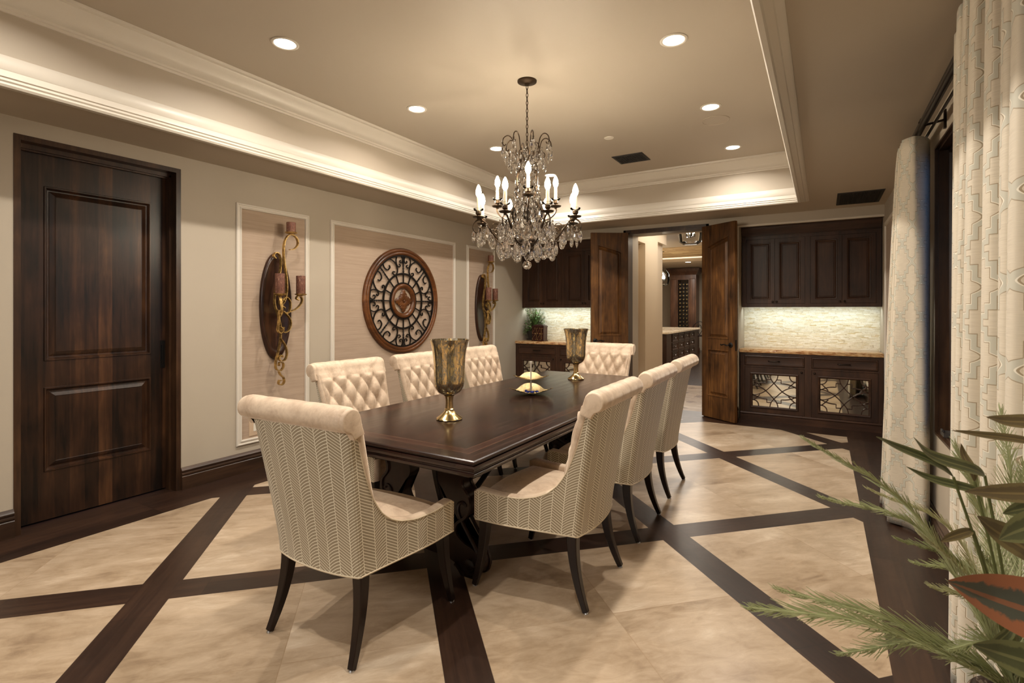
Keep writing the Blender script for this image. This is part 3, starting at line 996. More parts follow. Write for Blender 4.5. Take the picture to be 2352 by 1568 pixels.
# pendants: clear glass bells with black candle cluster
def pendant(x, y, z, lab):
    p = thing('glass_pendant', lab, 'pendant lamp', (x, y, z), 0, None)
    MB().lathe([(.02, .42), (.10, .40), (.17, .30), (.185, .15), (.165, .03), (.12, 0), (.119, .003), (.160, .033), (.180, .15), (.165, .295), (.098, .394)], 24).build('glass_bell', M['clear_glass'], p)
    b = MB().tube([(0, 0, .42), (0, 0, KZ - z)], .006, 6)
    b.lathe([(.05, KZ - z - .02), (.05, KZ - z)], 12, cap0=True)
    b.build('stem', M['black_metal'], p)
    b = MB()
    for k in range(4):
        a = k * PI / 2 + .4
        b.lathe([(.016, .12), (.018, .16), (.012, .17)], 8, (.055 * math.cos(a), .055 * math.sin(a), 0), True, True)
        b.tube([(0, 0, .11), (.055 * math.cos(a), .055 * math.sin(a), .125)], .006, 6)
    b.tube([(0, 0, .1), (0, 0, .42)], .006, 6)
    b.build('candle_cluster', M['black_metal'], p)
    for k in range(4):
        a = k * PI / 2 + .4
        MB().lathe([(.005, .17), (.014, .195), (.010, .225), (0, .245)], 8, (.055 * math.cos(a), .055 * math.sin(a), 0)).build('bulb', M['bulb_glow'], p)
pendant(-1.80, 8.45, 2.50, 'clear glass bell pendant hanging just inside the double doorway')
pendant(-3.60, 13.55, 2.10, 'clear glass bell pendant hanging over the kitchen island')

for (x, y, z, lab) in ((-2.57, 12.39, KZ, 'glowing round recessed light in the kitchen ceiling above the island'), (-3.37, 15.5, 2.86, 'glowing round recessed light in the kitchen ceiling before the wine cabinet')):
    t = thing('kitchen_downlight', lab, 'ceiling light', (x, y, z))
    MB().lathe([(.10, 0), (.10, -.004), (.082, -.008), (.078, 0)], 20).build('trim_ring', M['trim_paint'], t)
    MB().lathe([(0, -.004), (.08, -.004)], 20).build('lens', M['lens_glow'], t)
# ------------------------------------------------------------------ built-in cabinets left and right of the doors
KNOB = [(.006, 0), (.006, -.010), (.012, -.013), (.014, -.019), (.010, -.024), (0, -.026)]
def lattice(b, x0, x1, z0, z1, y):
    """curved fretwork over the mirror"""
    W_, H_ = x1 - x0, z1 - z0
    A = smooth_path([(.405, -.01), (.43, .12), (.5, .25), (.69, .5), (.86, .625), (1.01, .665)], 5)
    B = [(.44, .135), (.335, .135), (.335, .245)] + smooth_path([(.335, .245), (.22, .255), (.11, .29), (-.01, .365)], 4)[1:]
    C = smooth_path([(.145, -.01), (.13, .09), (.075, .165), (-.01, .19)], 4)
    D = smooth_path([(.03, .185), (.10, .27), (.17, .36)], 4)
    sec = [(.0045, .0055), (-.0045, .0055), (-.0045, -.0055), (.0045, -.0055)]
    for c in (A, B, C, D):
        for fx in (0, 1):
            for fz in (0, 1):
                pts = [(x0 + W_ * ((1 - p[0]) if fx else p[0]), y, z1 - H_ * ((1 - p[1]) if fz else p[1])) for p in c]
                b.tube(pts, 1, sect=sec, normal=(0, 1, 0), caps=False)
def base_cabinet(ox, label, short):
    """local x from 0 to 1.552, front plane y = 0 faces -y"""
    t = thing('base_cabinet', label, 'cabinet', (ox, 7.42, 0))
    Wd = 1.552
    b = MB()
    b.box(0, .002, .10, .052, .50, .89).box(Wd - .052, .002, .10, Wd, .50, .89).box(.744, .002, .10, .818, .50, .89)
    b.box(.05, .003, .855, Wd - .05, .498, .889).box(.05, .003, .70, Wd - .05, .498, .722).box(.05, .003, .101, Wd - .05, .498, .112)
    b.box(.052, .30, .112, Wd - .052, .5, .855)
    b.build('case', M['cabinet_wood'], t, flat=True)
    prof = [(0, 0), (.014, 0), (.014, .075), (.008, .08), (.016, .088), (.016, .096), (.004, .108), (0, .108)]
    L = [[(x, .002 - d, h) for d, h in prof] for x in (0, Wd)]
    MB().loops(L, True, True, True).build('plinth', M['cabinet_wood_across'], t)
    for i, (x0, x1) in enumerate(((.055, .741), (.821, Wd - .055))):
        dr = MB().rects(x0, x1, .725, .852, [(0, .02), (0, .0), (.006, -.004), (.012, -.004), (.018, .004), (.030, .006)], lambda a, z, h: (a, h, z), cap1=True, cap0=True).build('drawer', M['cabinet_wood_across'], t, angle=20)
        c = (x0 + x1) / 2
        MB().tube(smooth_path([(c - .062, .006, .789), (c - .058, -.016, .789), (c - .035, -.024, .789), (c + .035, -.024, .789), (c + .058, -.016, .789), (c + .062, .006, .789)], 5), [.006] * 3 + [.007] * 20 + [.006] * 3, 8).build('pull', M['bronze'], dr)
        b = MB()
        fx0, fx1, fz0, fz1 = x0 + .092, x1 - .092, .195, .605
        for q in ((x0, 0, .115, fx0, .02, .697), (fx1, 0, .115, x1, .02, .697), (fx0, 0, .115, fx1, .02, fz0), (fx0, 0, fz1, fx1, .02, .697)): b.box(*q)
        do = b.build('door', M['cabinet_wood'], t, flat=True)
        MB().rects(fx0 - .028, fx1 + .028, fz0 - .028, fz1 + .028, [(0, 0), (.002, -.010), (.010, -.014), (.018, -.012), (.028, -.002), (.030, .012)], lambda a, z, h: (a, h, z)).build('moulding', M['cabinet_wood_across'], do, angle=25)
        MB().box(fx0, .013, fz0, fx1, .016, fz1).build('mirror', M['mirror'], do, flat=True)
        b = MB()
        lattice(b, fx0, fx1, fz0, fz1, .004)
        b.build('fretwork', M['cabinet_wood'], do)
        kx = x1 - .03 if i == 0 else x0 + .03
        MB().lathe(KNOB, 10, (kx, 0, .662), axis='y').build('knob', M['bronze'], do)
    return t
def wall_cabinet(ox, label):
    t = thing('wall_cabinet', label, 'cabinet', (ox, 7.64, 1.49))
    Wd, H = 1.556, 1.09
    b = MB()
    dx = ((.052, .396), (.400, .746), (.810, 1.150), (1.154, 1.500))
    b.box(0, .002, 0, .049, .31, H).box(Wd - .053, .002, 0, Wd, .31, H).box(.749, .002, 0, .807, .31, H)
    b.box(.047, .003, .001, Wd - .05, .309, .047).box(.047, .003, .912, Wd - .05, .309, H - .001).box(.049, .04, .047, Wd - .053, .31, .912)
    b.build('case', M['cabinet_wood'], t, flat=True)
    cr = [(0, .955), (-.010, .958), (-.010, .966), (-.016, .970), (-.022, .995), (-.040, 1.03), (-.052, 1.06), (-.056, 1.09), (0, 1.09)]
    L = [[(x, .002 + d, h) for d, h in cr] for x in (.0, Wd)]
    MB().loops(L, True, True, True).build('crown', M['cabinet_wood_across'], t, angle=25)
    for i, (x0, x1) in enumerate(dx):
        do = MB().rects(x0, x1, .05, .909, [(0, .02), (0, 0), (.050, 0), (.056, -.005), (.064, -.003), (.070, .004), (.078, .012), (.086, .012), (.092, .008)], lambda a, z, h: (a, h, z), True, True).build('door', M['cabinet_wood'], t, angle=20)
        kx = x1 - .022 if i % 2 == 0 else x0 + .022
        MB().lathe(KNOB, 10, (kx, 0, .072), axis='y').build('knob', M['bronze'], do)
    return t
LCX = XL + .004
base_cabinet(-.938, 'dark base cabinet with mirrored fretwork doors right of the double doors, by the curtain', 'r')
base_cabinet(LCX, 'dark base cabinet with mirrored fretwork doors under the potted plant, left of the double doors', 'l')
wall_cabinet(-.944, 'dark four door wall cabinet right of the double doors, near the curtains')
wall_cabinet(LCX, 'dark four door wall cabinet left of the double doors, above the potted plant')
for ox, lab in ((-.948, 'polished brown granite counter slab right of the double doors'), (LCX, 'polished brown granite counter slab under the potted plant')):
    o = MB().polys([(0, -.018), (1.562 if ox > -2 else 1.566, -.018), (1.562 if ox > -2 else 1.566, .53), (0, .53)], [(.004, .891), (0, .895), (0, .932), (.005, .937)], lambda a, y, h: (a, y, h), True, True).build('granite_counter', M['granite'], None, angle=60)
    o.location = (ox, 7.42, 0)
    tag(o, lab, 'countertop')

# planter and canister on the left counter
CZ = .938
pl = thing('potted_plant', 'bushy green plant in black footed pot on the left granite counter', 'plant', (-4.265, 7.79, CZ))
b = MB()
for z0, r0, z1, r1 in ((0, .100, .022, .103), (.022, .075, .13, .095), (.13, .112, .155, .118)):
    b.loops([[(sx * r0, sy * r0, z0) for sx, sy in ((-1, -1), (1, -1), (1, 1), (-1, 1))], [(sx * r1, sy * r1, z1) for sx, sy in ((-1, -1), (1, -1), (1, 1), (-1, 1))]], True, True, True)
b.build('pot', M['pot_black'], pl, flat=True)
rnd = random.Random(3)
def leafquad(b, p, d, L, w, up=(0, 0, 1), droop=.2, uv=False, nseg=4):
    d = Vector(d).normalized()
    s = d.cross(Vector(up))
    s = s.normalized() if s.length > .05 else Vector((1, 0, 0))
    n = s.cross(d)
    pts, uvs = [], []
    for i in range(nseg + 1):
        t = i / nseg
        c = Vector(p) + d * (L * t) - n * (-1) * 0 - Vector((0, 0, 1)) * (droop * L * t * t)
        ww = w * math.sin(PI * min(1, (t * .93 + .05))) ** .8
        for q, k in ((-1, 0), (0, .5), (1, 1)):
            pts.append(tuple(c + s * (q * ww / 2) + n * (abs(q) * ww * .12)))
            uvs.append((t, k))
    fs = []
    for i in range(nseg):
        for q in (0, 1):
            a = i * 3 + q
            fs.append((a, a + 1, a + 4, a + 3))
    b.add(pts, fs, uvs)
b = MB()
b2 = MB()
st_ = MB()
for k in range(110):
    a = rnd.uniform(0, 2 * PI)
    r = .19 * math.sqrt(rnd.uniform(.02, 1))
    top = Vector((max(-.14, r * math.cos(a)), max(-.20, min(.14, r * math.sin(a))), rnd.uniform(.22, .545)))
    if k % 7 == 0: top = Vector((-.12 + rnd.uniform(-.02, .03), -.16 + rnd.uniform(-.03, .03), rnd.uniform(.08, .3)))
    path = smooth_path([(0, 0, .13), tuple(top * .5 + Vector((0, 0, .1))), tuple(top)], 5)
    st_.tube(path, .0025, 4)
    for q in range(12):
        p = Vector(path[2 + q % (len(path) - 2)])
        d = Vector((rnd.uniform(-1, 1), rnd.uniform(-1, .8), rnd.uniform(-.2, .9)))
        leafquad(b if k % 3 else b2, p, d, rnd.uniform(.03, .055), .022, droop=.3, nseg=2)
gb = MB()
for k in range(20):
    a = rnd.uniform(-.6, 1.0)
    L = rnd.uniform(.24, .36)
    leafquad(gb, (.05, -.06, .24), (math.sin(a) + .3, rnd.uniform(-.5, .1), .95), L, .018, droop=.45, nseg=5)
b.build('foliage', M['foliage_dark'], pl)
b2.build('foliage', M['foliage_grey'], pl)
gb.build('grass_blades', M['foliage_dark'], pl)
st_.build('stems', M['stem_green'], pl)
cn = thing('canister', 'dark red scroll patterned canister with looped lid beside the potted plant', 'canister', (-4.04, 7.555, CZ))
b = MB()
b.polys([(-.115, -.075), (.115, -.075), (.115, .075), (-.115, .075)], [(0, 0), (0, .012), (.008, .016), (.006, .225), (.001, .232), (0, .245), (.012, .258), (.035, .264), (.04, .272)], lambda a, y, h: (a, y, h), True, True)
b.build('body', M['canister'], cn, angle=30)
b = MB()
for dz in (0, 1):
    for q in range(4):
        c = scroll((-.085 + q * .045, .03 + .1 * dz), (-.05 + q * .045, .12 + .09 * dz), 'S', .9, 3, n=40, flip=1 if q % 2 else -1)
        b.tube([(p[0], -.074, p[1]) for p in c], .0028, 5)
b.build('scrollwork', M['brass'], cn)
b = MB()
b.tube(smooth_path([(-.012, 0, .268), (-.03, 0, .29), (-.018, 0, .315), (0, 0, .305), (.018, 0, .315), (.03, 0, .29), (.012, 0, .268)], 5), .004, 6)
b.build('lid_handle', M['iron'], cn)

# ------------------------------------------------------------------ ceiling fittings
first = None
for i, (x, y) in enumerate(DOWN):
    if y < 1: continue
    if first is None:
        dl = first = thing('downlight', '', 'ceiling light', (x, y, ZC), 0, 'recessed ceiling downlights')
        MB().lathe([(.088, 0), (.088, -.004), (.078, -.008), (.070, -.006), (.066, 0)], 28).build('trim_ring', M['trim_paint'], dl)
        MB().lathe([(.0, -.0035), (.068, -.0035)], 28).build('lens', M['lens_glow'], dl)
    else:
        dl = copy_tree(first)
        dl.location = (x, y, ZC)
    row = {2.14: 'nearest in its row', 3.44: 'second in its row', 4.74: 'third in its row', 6.04: 'farthest in its row'}[y]
    dl['label'] = 'glowing recessed ceiling downlight on the %s side, %s' % ('medallion wall' if x < -2 else 'curtain', row)
def vent(name, label, x0, x1, y0, y1, z, n, cross):
    t = thing(name, label, 'air vent', ((x0 + x1) / 2, (y0 + y1) / 2, z))
    a, b_ = (x1 - x0) / 2, (y1 - y0) / 2
    MB().rects(-a, a, -b_, b_, [(0, 0), (.002, -.006), (.018, -.010), (.030, -.008), (.032, .0)], lambda p, q, h: (p, q, h)).build('frame', M['vent_dark'], t, angle=30)
    m = MB()
    for i in range(n):
        p = -a + .03 + (2 * a - .06) * (i + .5) / n
        m.box(p - .003, -b_ + .03, -.007, p + .003, b_ - .03, -.001)
    if cross:
        k = int(n * b_ / a)
        for i in range(k):
            q = -b_ + .03 + (2 * b_ - .06) * (i + .5) / k
            m.box(-a + .03, q - .003, -.008, a - .03, q + .003, -.002)
    m.build('grille', M['vent_dark'], t, flat=True)
    MB().box(-a + .03, -b_ + .03, -.001, a - .03, b_ - .03, 0).build('duct_shade_sheet', M['dark_void'], t, flat=True)  # flat dark sheet, its colour stands for the shade behind the grille
vent('ceiling_vent', 'dark square grille vent in the raised tray ceiling', -2.10, -1.74, 5.69, 6.03, ZC, 10, True)
vent('soffit_vent', 'dark rectangular grille vent in the lower ceiling above the right cabinet', .135, .55, 6.45, 7.16, ZS, 26, False)
o = MB().lathe([(0, -.006), (.045, -.006), (.05, 0)], 24).build('smoke_detector_cover', M['plastic_white'])
o.location = (-1.89, 5.05, ZC)
tag(o, 'small flat white round detector cover on the tray ceiling', 'smoke detector')
sp = thing('ceiling_speaker', 'faint round painted speaker grille near the window side downlights', 'speaker', (-.86, 5.10, ZC))
MB().lathe([(.125, 0), (.125, -.004), (.115, -.006), (.112, -.003)], 32).build('rim', M['ceiling_paint'], sp)
MB().lathe([(0, -.003), (.112, -.003)], 32).build('grille', M['ceiling_paint'], sp)
ol = thing('wall_outlet', 'beige wall outlet low in the first grasscloth panel', 'outlet', (XL + .003, 2.78, .385))
MB().rects(-.058, .058, -.075, .075, [(0, 0), (.002, .005), (.008, .006)], lambda a, z, h: (h, a, z), cap1=True).build('cover_plate', M['outlet'], ol)
MB().box(.006, -.017, -.035, .008, .017, .035).build('socket', M['plastic_white'], ol, flat=True)
# ------------------------------------------------------------------ dining chairs
def interp(tab, x):
    for (a, p), (b, q) in zip(tab, tab[1:]):
        if (a <= x <= b) or (b <= x <= a):
            t = (x - a) / (b - a) if b != a else 0
            return p + (q - p) * t
    return tab[0][1] if abs(x - tab[0][0]) < abs(x - tab[-1][0]) else tab[-1][1]
LEAN = lambda z: .108 * max(0.0, (z - .36) / .64) ** 1.15
TOPT = [(.285, .500), (.265, .513), (.15, .503), (.03, .505), (-.055, .527), (-.105, .556), (-.148, .605), (-.178, .675), (-.200, .765), (-.213, .87), (-.221, .96), (-.226, 1.0)]
HWT = [(.44, .216), (.52, .226), (.60, .255), (.68, .276), (.80, .288), (.97, .304), (1.03, .316), (1.3, .318)]
FRONT = [(.44, -.187), (.455, -.185), (.55, -.192), (.66, -.215), (.78, -.246), (.89, -.277), (.97, -.303), (1.02, -.318)]
def plan(s):
    """U shaped plan; s 0..1 from left front round the back to right front -> x, y"""
    hb, hf, yb, yf, rc = .262, .335, -.257, .285, .022
    q = [(-hf, yf), (-(hf - .012), .10), (-(hb + .022), -.12), (-hb, yb + rc), (-hb + rc * .35, yb + rc * .3), (-hb + rc * 1.2, yb - .003), (-hb * .5, yb - .024), (0, yb - .032), (hb * .5, yb - .024), (hb - rc * 1.2, yb - .003), (hb - rc * .35, yb + rc * .3), (hb, yb + rc), (hb + .022, -.12), (hf - .012, .10), (hf, yf)]
    return q
PLAN = smooth_path([(*p, 0) for p in plan(0)], 8)
PLEN = [0.0]
for a_, b_ in zip(PLAN, PLAN[1:]): PLEN.append(PLEN[-1] + math.dist(a_, b_))
def shell_pt(i, z, off=0.0):
    """point i of the plan raised to height z, inset by off"""
    x, y, _ = PLAN[i]
    a, b = PLAN[max(0, i - 1)], PLAN[min(len(PLAN) - 1, i + 1)]
    tx, ty = b[0] - a[0], b[1] - a[1]
    l = math.hypot(tx, ty)
    nx, ny = -ty / l, tx / l            # inward normal for this direction
    w = min(1.0, max(0.0, (.285 - y) / .50)) ** 1.6
    fl = 1 + .17 * max(0.0, (z - .42) / .58) * w
    bulge = .010 * math.sin(PI * min(1, max(0, (z - .36) / .3))) * (1 - w)
    return (x * fl + nx * off, y - LEAN(z) * w + ny * off, z)
NP = len(PLAN)
def bottom_z(i):
    return .362 - .012 * math.sin(PI * i / (NP - 1))
def top_z(i): return interp(TOPT, PLAN[i][1]) if abs(PLAN[i][0]) > .2 else 1.0
def round_top(i):
    y = PLAN[i][1]
    return top_z(i)
ROLL_C, ROLL_R = (-.366, 1.022), .050
def back_profile():
    """front of the backrest (y, z) from the seat up, over the roll and down behind"""
    p = [(-.185, .455), (-.192, .55), (-.215, .66), (-.246, .78), (-.277, .89), (-.303, .97)]
    p = [(a, b) for a, b in p]
    arc = []
    for k in range(0, 15):
        an = math.radians(8 + k * 18.2)
        arc.append((ROLL_C[0] + .047 * math.cos(an), ROLL_C[1] + .047 * math.sin(an)))
    return smooth_path([(0, *q) for q in p + [(-.316, 1.005)]], 6)[:-1] + [(0, *q) for q in arc]
def build_chair():
    t = thing('dining_chair', '', 'chair')
    # outer herringbone shell
    nz = 18
    b = MB()
    def fn(u, v):
        i = round(u * (NP - 1))
        z0, z1 = bottom_z(i), round_top(i)
        return shell_pt(i, z0 + (z1 - z0) * v)
    def uvf(u, v):
        i = round(u * (NP - 1))
        z0, z1 = bottom_z(i), round_top(i)
        return (PLEN[i] - PLEN[-1] / 2, z0 + (z1 - z0) * v)
    b.grid(fn, NP - 1, nz, uvf=uvf)
    b.build('outer_shell', M['herringbone'], t, angle=50)
    # velvet edge band following the sweep of the arms and the scrolled ends
    TH = .052
    b = MB()
    L = []
    seen_top = set()
    for i in (list(range(NP // 2)) + list(range(NP - 1, NP // 2, -1))):
        sg = 1 if PLAN[i][0] > 0 else -1
        if abs(PLAN[i][0]) < .2 or sg in seen_top: continue
        z1 = round_top(i)
        if z1 > .995: seen_top.add(sg)
        q = max(0.0, min(1.0, (z1 - .53) / .13))
        q = q * q * (3 - 2 * q)
        o_ = Vector(shell_pt(i, z1))
        n_in = Vector(shell_pt(i, z1, TH))
        t_in = Vector((sg * interp(HWT, z1), interp(FRONT, z1) + .012, z1))
        e_ = n_in.lerp(t_in, q)
        up = Vector((sg * .008 * q, 0, .010 * (1 - q)))
        low = Vector(shell_pt(i, min(z1 - .03, .44), TH + .001)).lerp(e_ + Vector((-sg * .012, .0, 0)), q)
        L.append((i, [tuple(o_), tuple(o_.lerp(e_, .04) + up * .5), tuple(o_.lerp(e_, .3) + up), tuple(o_.lerp(e_, .7) + up), tuple(o_.lerp(e_, .96) + up * .5), tuple(e_.lerp(low, .06)), tuple(low)]))
    bp_ = back_profile()
    hw_ = .318
    k0 = next(k for k, p in enumerate(bp_) if p[2] > .955)
    poly = [(p[1], p[2]) for p in bp_[k0:]] + [(-.360, .962), (-.35, .945)]
    cy, cz = -.355, 1.01
    for sgn in (-1, 1):
        b = MB()
        b.loops([r for i, r in sorted(L, key=lambda w: w[0]) if PLAN[i][0] * sgn > 0], close=False)
        i = 0 if sgn < 0 else NP - 1      # arm front
        z0, z1 = bottom_z(i), round_top(i)
        rows = []
        for k in range(7):
            z = z0 + (z1 + .004 - z0) * k / 6
            p, q = Vector(shell_pt(i, z)), Vector(shell_pt(i, z, TH))
            rows.append([tuple(p), tuple(p.lerp(q, .08) + Vector((0, .008, 0))), tuple(p.lerp(q, .5) + Vector((0, .013, 0))), tuple(p.lerp(q, .92) + Vector((0, .008, 0))), tuple(q)])
        b.loops(rows, close=False)
        rr_ = lambda x, k: [(sgn * x, cy + (p[0] - cy) * k, cz + (p[1] - cz) * k) for p in poly]
        b.loops([rr_(hw_ - .02, 1.0), rr_(hw_ + .004, 1.02), rr_(hw_ + .010, .97), rr_(hw_ + .011, .9)], True, False, True)
        b.build('edge_band', M['velvet'], t, angle=60)
    # welt along the shell edges
    b = MB()
    b.tube([shell_pt(i, bottom_z(i) - .001, .002) for i in range(NP)], .0048, 6)
    for sgn in (-1, 1):
        idx = [i for i in range(NP) if PLAN[i][0] * sgn > .2 and round_top(i) < .99]
        b.tube([shell_pt(i, round_top(i) + .001, .0) for i in idx], .0032, 6)
    b.build('welt', M['welt'], t)
    # inner faces of the arms are in the band; tufted back with the rolled top
    prof = bp_
    A = [0.0]
    for p, q in zip(prof, prof[1:]): A.append(A[-1] + math.dist(p, q))
    i0 = min(range(len(prof)), key=lambda k: abs(prof[k][2] - .95))
    a0 = A[i0]
    nx = 84
    rows = []
    for k in range(len(prof)):
        y, z = prof[k][1], prof[k][2]
        p, q = prof[max(0, k - 1)], prof[min(len(prof) - 1, k + 1)]
        ty, tz = q[1] - p[1], q[2] - p[2]
        l = math.hypot(ty, tz)
        ny, nz_ = tz / l, -ty / l
        hw_ = interp(HWT, max(z, .441)) if k < i0 + 4 else .318
        a = A[k] - a0
        if k >= i0 - 3: hw_ = max(hw_, interp(HWT, prof[i0][2]) + (.318 - interp(HWT, prof[i0][2])) * min(1, (k - i0 + 3) / 8))
        row = []
        for j in range(nx + 1):
            s = j / nx * 2 - 1
            x = s * hw_
            xx = x / (hw_ / .318) / .128 + .5
            if a > 0:
                h = abs(math.sin(PI * xx)) ** .34
                q_ = min(1, a / .11)
                h = h * (1 - .72 * q_) + .72 * q_
                dep = .030 - .016 * q_
            else:
                P_, Q_ = xx + a / .20, xx - a / .20
                h = (abs(math.sin(PI * P_)) * abs(math.sin(PI * Q_))) ** .46
                dep = .044
            e = min(1.0, (1 - abs(s)) / .16)
            if a <= 0 and abs(s) > .84: h = h * e + .75 * (1 - e)
            edge = (1 - max(0, (abs(s) - .93) / .07) ** 2)
            d = dep * h * (edge * .8 + .2) + .004 * edge - .010
            if k >= len(prof) - 3: d *= (len(prof) - 1 - k) / 3.0
            row.append((x, y + ny * d, z + nz_ * d))
        rows.append(row)
    MB().loops(rows, close=False).build('tufted_back', M['velvet'], t, angle=180)
    # seat cushion
    b = MB()
    def seat_ring(z, d, off=0):
        q = [(-.276, .275), (-.262, .08), (-.225, -.12), (-.205, -.20), (.205, -.20), (.225, -.12), (.262, .08), (.276, .275)]
        P = smooth_path([(*p, 0) for p in q], 5)
        front = [(.276 - .552 * k / 10, .275 + .030 * math.sin(PI * k / 10), 0) for k in range(1, 10)]
        ring = [(x, y) for x, y, _ in P] + [(x, y) for x, y, _ in front]
        return [(x * (1 - d / .276), (y - .03) * (1 - d / .25) + .03, z) for x, y in ring]
    Ls = [seat_ring(.360, .012), seat_ring(.364, .0), seat_ring(.425, .0), seat_ring(.430, .007), seat_ring(.436, .001), seat_ring(.462, -.004), seat_ring(.480, .006), seat_ring(.492, .030), seat_ring(.500, .08), seat_ring(.506, .15), seat_ring(.508, .22)]
    b.loops(Ls, True, True, True)
    b.build('seat_cushion', M['velvet'], t, angle=80)
    # sabre legs
    def leg(top, foot, curve, s0, s1):
        b = MB()
        pts, rr = [], []
        for k in range(11):
            u = k / 10
            p = Vector(top).lerp(Vector(foot), u)
            off = Vector(curve) * (u * u - u)
            p.x = top[0] + (foot[0] - top[0]) * u + off.x
            p.y = top[1] + (foot[1] - top[1]) * u + off.y
            pts.append(tuple(p))
            rr.append((s0 + (s1 - s0) * u) / 2)
        c = .82
        sec = [(1, c), (c, 1), (-c, 1), (-1, c), (-1, -c), (-c, -1), (c, -1), (1, -c)]
        b.tube(pts, rr, sect=sec, normal=(1, 0, 0))
        o = b.build('leg', M['leg_wood'], t, angle=30)
        MB().lathe([(0, 0), (.013, 0), (.013, .004), (.009, .008), (0, .008)], 14, (foot[0], foot[1], 0)).build('glide', M['glide'], o)
    for sx in (-1, 1):
        leg((sx * .292, .245, .37), (sx * .313, .300, .008), (0, .05, 0), .054, .027)
        leg((sx * .225, -.222, .37), (sx * .258, -.302, .008), (sx * .012, -.085, 0), .056, .027)
    return t
CH0 = build_chair()
g = 'tufted dining chairs'
chairs = [
    (-1.885, 1.720, math.radians(1.8), 'cream tufted chair at the near head of the table, herringbone back to the viewer'),
    (-1.275, 2.530, PI / 2 + .02, 'cream tufted chair on the window side of the table, nearest of three'),
    (-1.290, 3.392, PI / 2 + .02, 'cream tufted chair on the window side of the table, middle of three'),
    (-1.315, 4.250, PI / 2 + .02, 'cream tufted chair on the window side of the table, farthest of three'),
    (-2.710, 2.665, -PI / 2 - .02, 'cream tufted chair on the medallion wall side of the table, nearest of three'),
    (-2.705, 3.475, -PI / 2, 'cream tufted chair on the medallion wall side, behind the near glass vase'),
    (-2.705, 4.345, -PI / 2, 'cream tufted chair on the medallion wall side, farthest of three'),
    (-2.120, 5.215, PI, 'cream tufted chair at the far head of the table, facing the viewer'),
]
for i, (x, y, rz, lab) in enumerate(chairs):
    o = CH0 if i == 0 else copy_tree(CH0)
    o.location = (x, y, 0)
    o.rotation_euler = (0, 0, rz)
    tag(o, lab, 'chair', g)

# ------------------------------------------------------------------ dining table
TCX, TY_0, TY_1, TZ = -1.970, 1.850, 5.070, .780
TCY = (TY_0 + TY_1) / 2
tb = thing('dining_table', 'long dark mahogany trestle dining table with moulded edge and inlaid border', 'table', (TCX, TCY, 0))
tx, ty = .652, (TY_1 - TY_0) / 2
prof = [(.10, .700), (.020, .700), (.012, .703), (.006, .710), (.004, .718), (.010, .722), (.012, .726), (.006, .730), (.001, .738), (.0, .746), (.004, .754), (.012, .757), (.013, .760), (.004, .763), (.0, .769), (.002, .776), (.008, .780)]
MB().rects(-tx, tx, -ty, ty, prof, lambda a, b_, h: (a, b_, h), True, True).build('tabletop', M['table_top'], tb, angle=25)
b = MB()
b.box(-.50, -1.40, .62, .50, -1.375, .70).box(-.50, 1.375, .62, .50, 1.40, .70).box(-.50, -1.4, .62, -.475, 1.4, .70).box(.475, -1.4, .62, .5, 1.4, .70)
b.build('apron', M['pedestal_wood'], tb, flat=True)
def half_lyre():
    outer = smooth_path([(0.39, .70, 0), (.375, .64, 0), (.30, .57, 0), (.275, .49, 0), (.325, .42, 0), (.31, .33, 0), (.245, .275, 0), (.235, .22, 0), (.29, .175, 0), (.36, .15, 0), (.402, .095, 0), (.394, .03, 0), (.345, .0, 0), (.29, .0, 0), (.245, .045, 0), (.17, .07, 0), (.08, .075, 0), (0, .08, 0)], 5)
    inner = smooth_path([(0, .22, 0), (.055, .235, 0), (.12, .29, 0), (.165, .36, 0), (.15, .43, 0), (.105, .49, 0), (.12, .56, 0), (.20, .63, 0), (.235, .70, 0)], 5)
    return [(p[0], p[1]) for p in outer], [(p[0], p[1]) for p in inner]
for yy in (-1.155, 1.235):
    outer, inner = half_lyre()
    b = MB()
    for sx in (-1, 1):
        # strip between outer and inner contours, resampled to equal counts
        def resample(P, n):
            D = [0]
            for a, c in zip(P, P[1:]): D.append(D[-1] + math.dist(a, c))
            out = []
            for k in range(n):
                s = D[-1] * k / (n - 1)
                j = max(i for i in range(len(D)) if D[i] <= s + 1e-9)
                j = min(j, len(P) - 2)
                t = (s - D[j]) / max(1e-9, D[j + 1] - D[j])
                out.append((P[j][0] + (P[j + 1][0] - P[j][0]) * t, P[j][1] + (P[j + 1][1] - P[j][1]) * t))
            return out
        top = [p for p in outer]
        O_, I_ = resample(top, 90), resample(inner[::-1], 90)
        for d0, d1, k in ((-.040, .040, 0),):
            rows = []
            for y_, e in ((d0, .0), (d0 - .006, .012), (d0 - .006, 1)):
                pass
        La = [[(sx * p[0], yy - .042, p[1]) for p in O_], [(sx * p[0], yy - .042, p[1]) for p in I_], [(sx * p[0], yy + .042, p[1]) for p in I_], [(sx * p[0], yy + .042, p[1]) for p in O_]]
        b.loops(La, close=False, ring=True)
        sec = [(.010, .007), (0, .011), (-.010, .007), (-.010, -.007), (0, -.011), (.010, -.007)]
        for f_ in (-.044, .044):
            b.tube([(sx * p[0], yy + f_, p[1]) for p in resample(outer[:72], 60)], 1, sect=sec, normal=(0, 1, 0))
            c = scroll((sx * .345, .075), (sx * .30, .375), 'S', .6, 3, flip=sx)
            b.tube([(p[0], yy + f_, p[1]) for p in c], .010, 6)
            b.lathe([(.035, 0), (.03, .006 * (1 if f_ > 0 else -1)), (.012, .012 * (1 if f_ > 0 else -1)), (0, .012 * (1 if f_ > 0 else -1))], 16, (sx * .332, yy + f_, .065), axis='y')
    b.box(-.42, yy - .05, .665, .42, yy + .05, .70)
    b.build('trestle', M['pedestal_wood'], tb, angle=30)
b = MB()
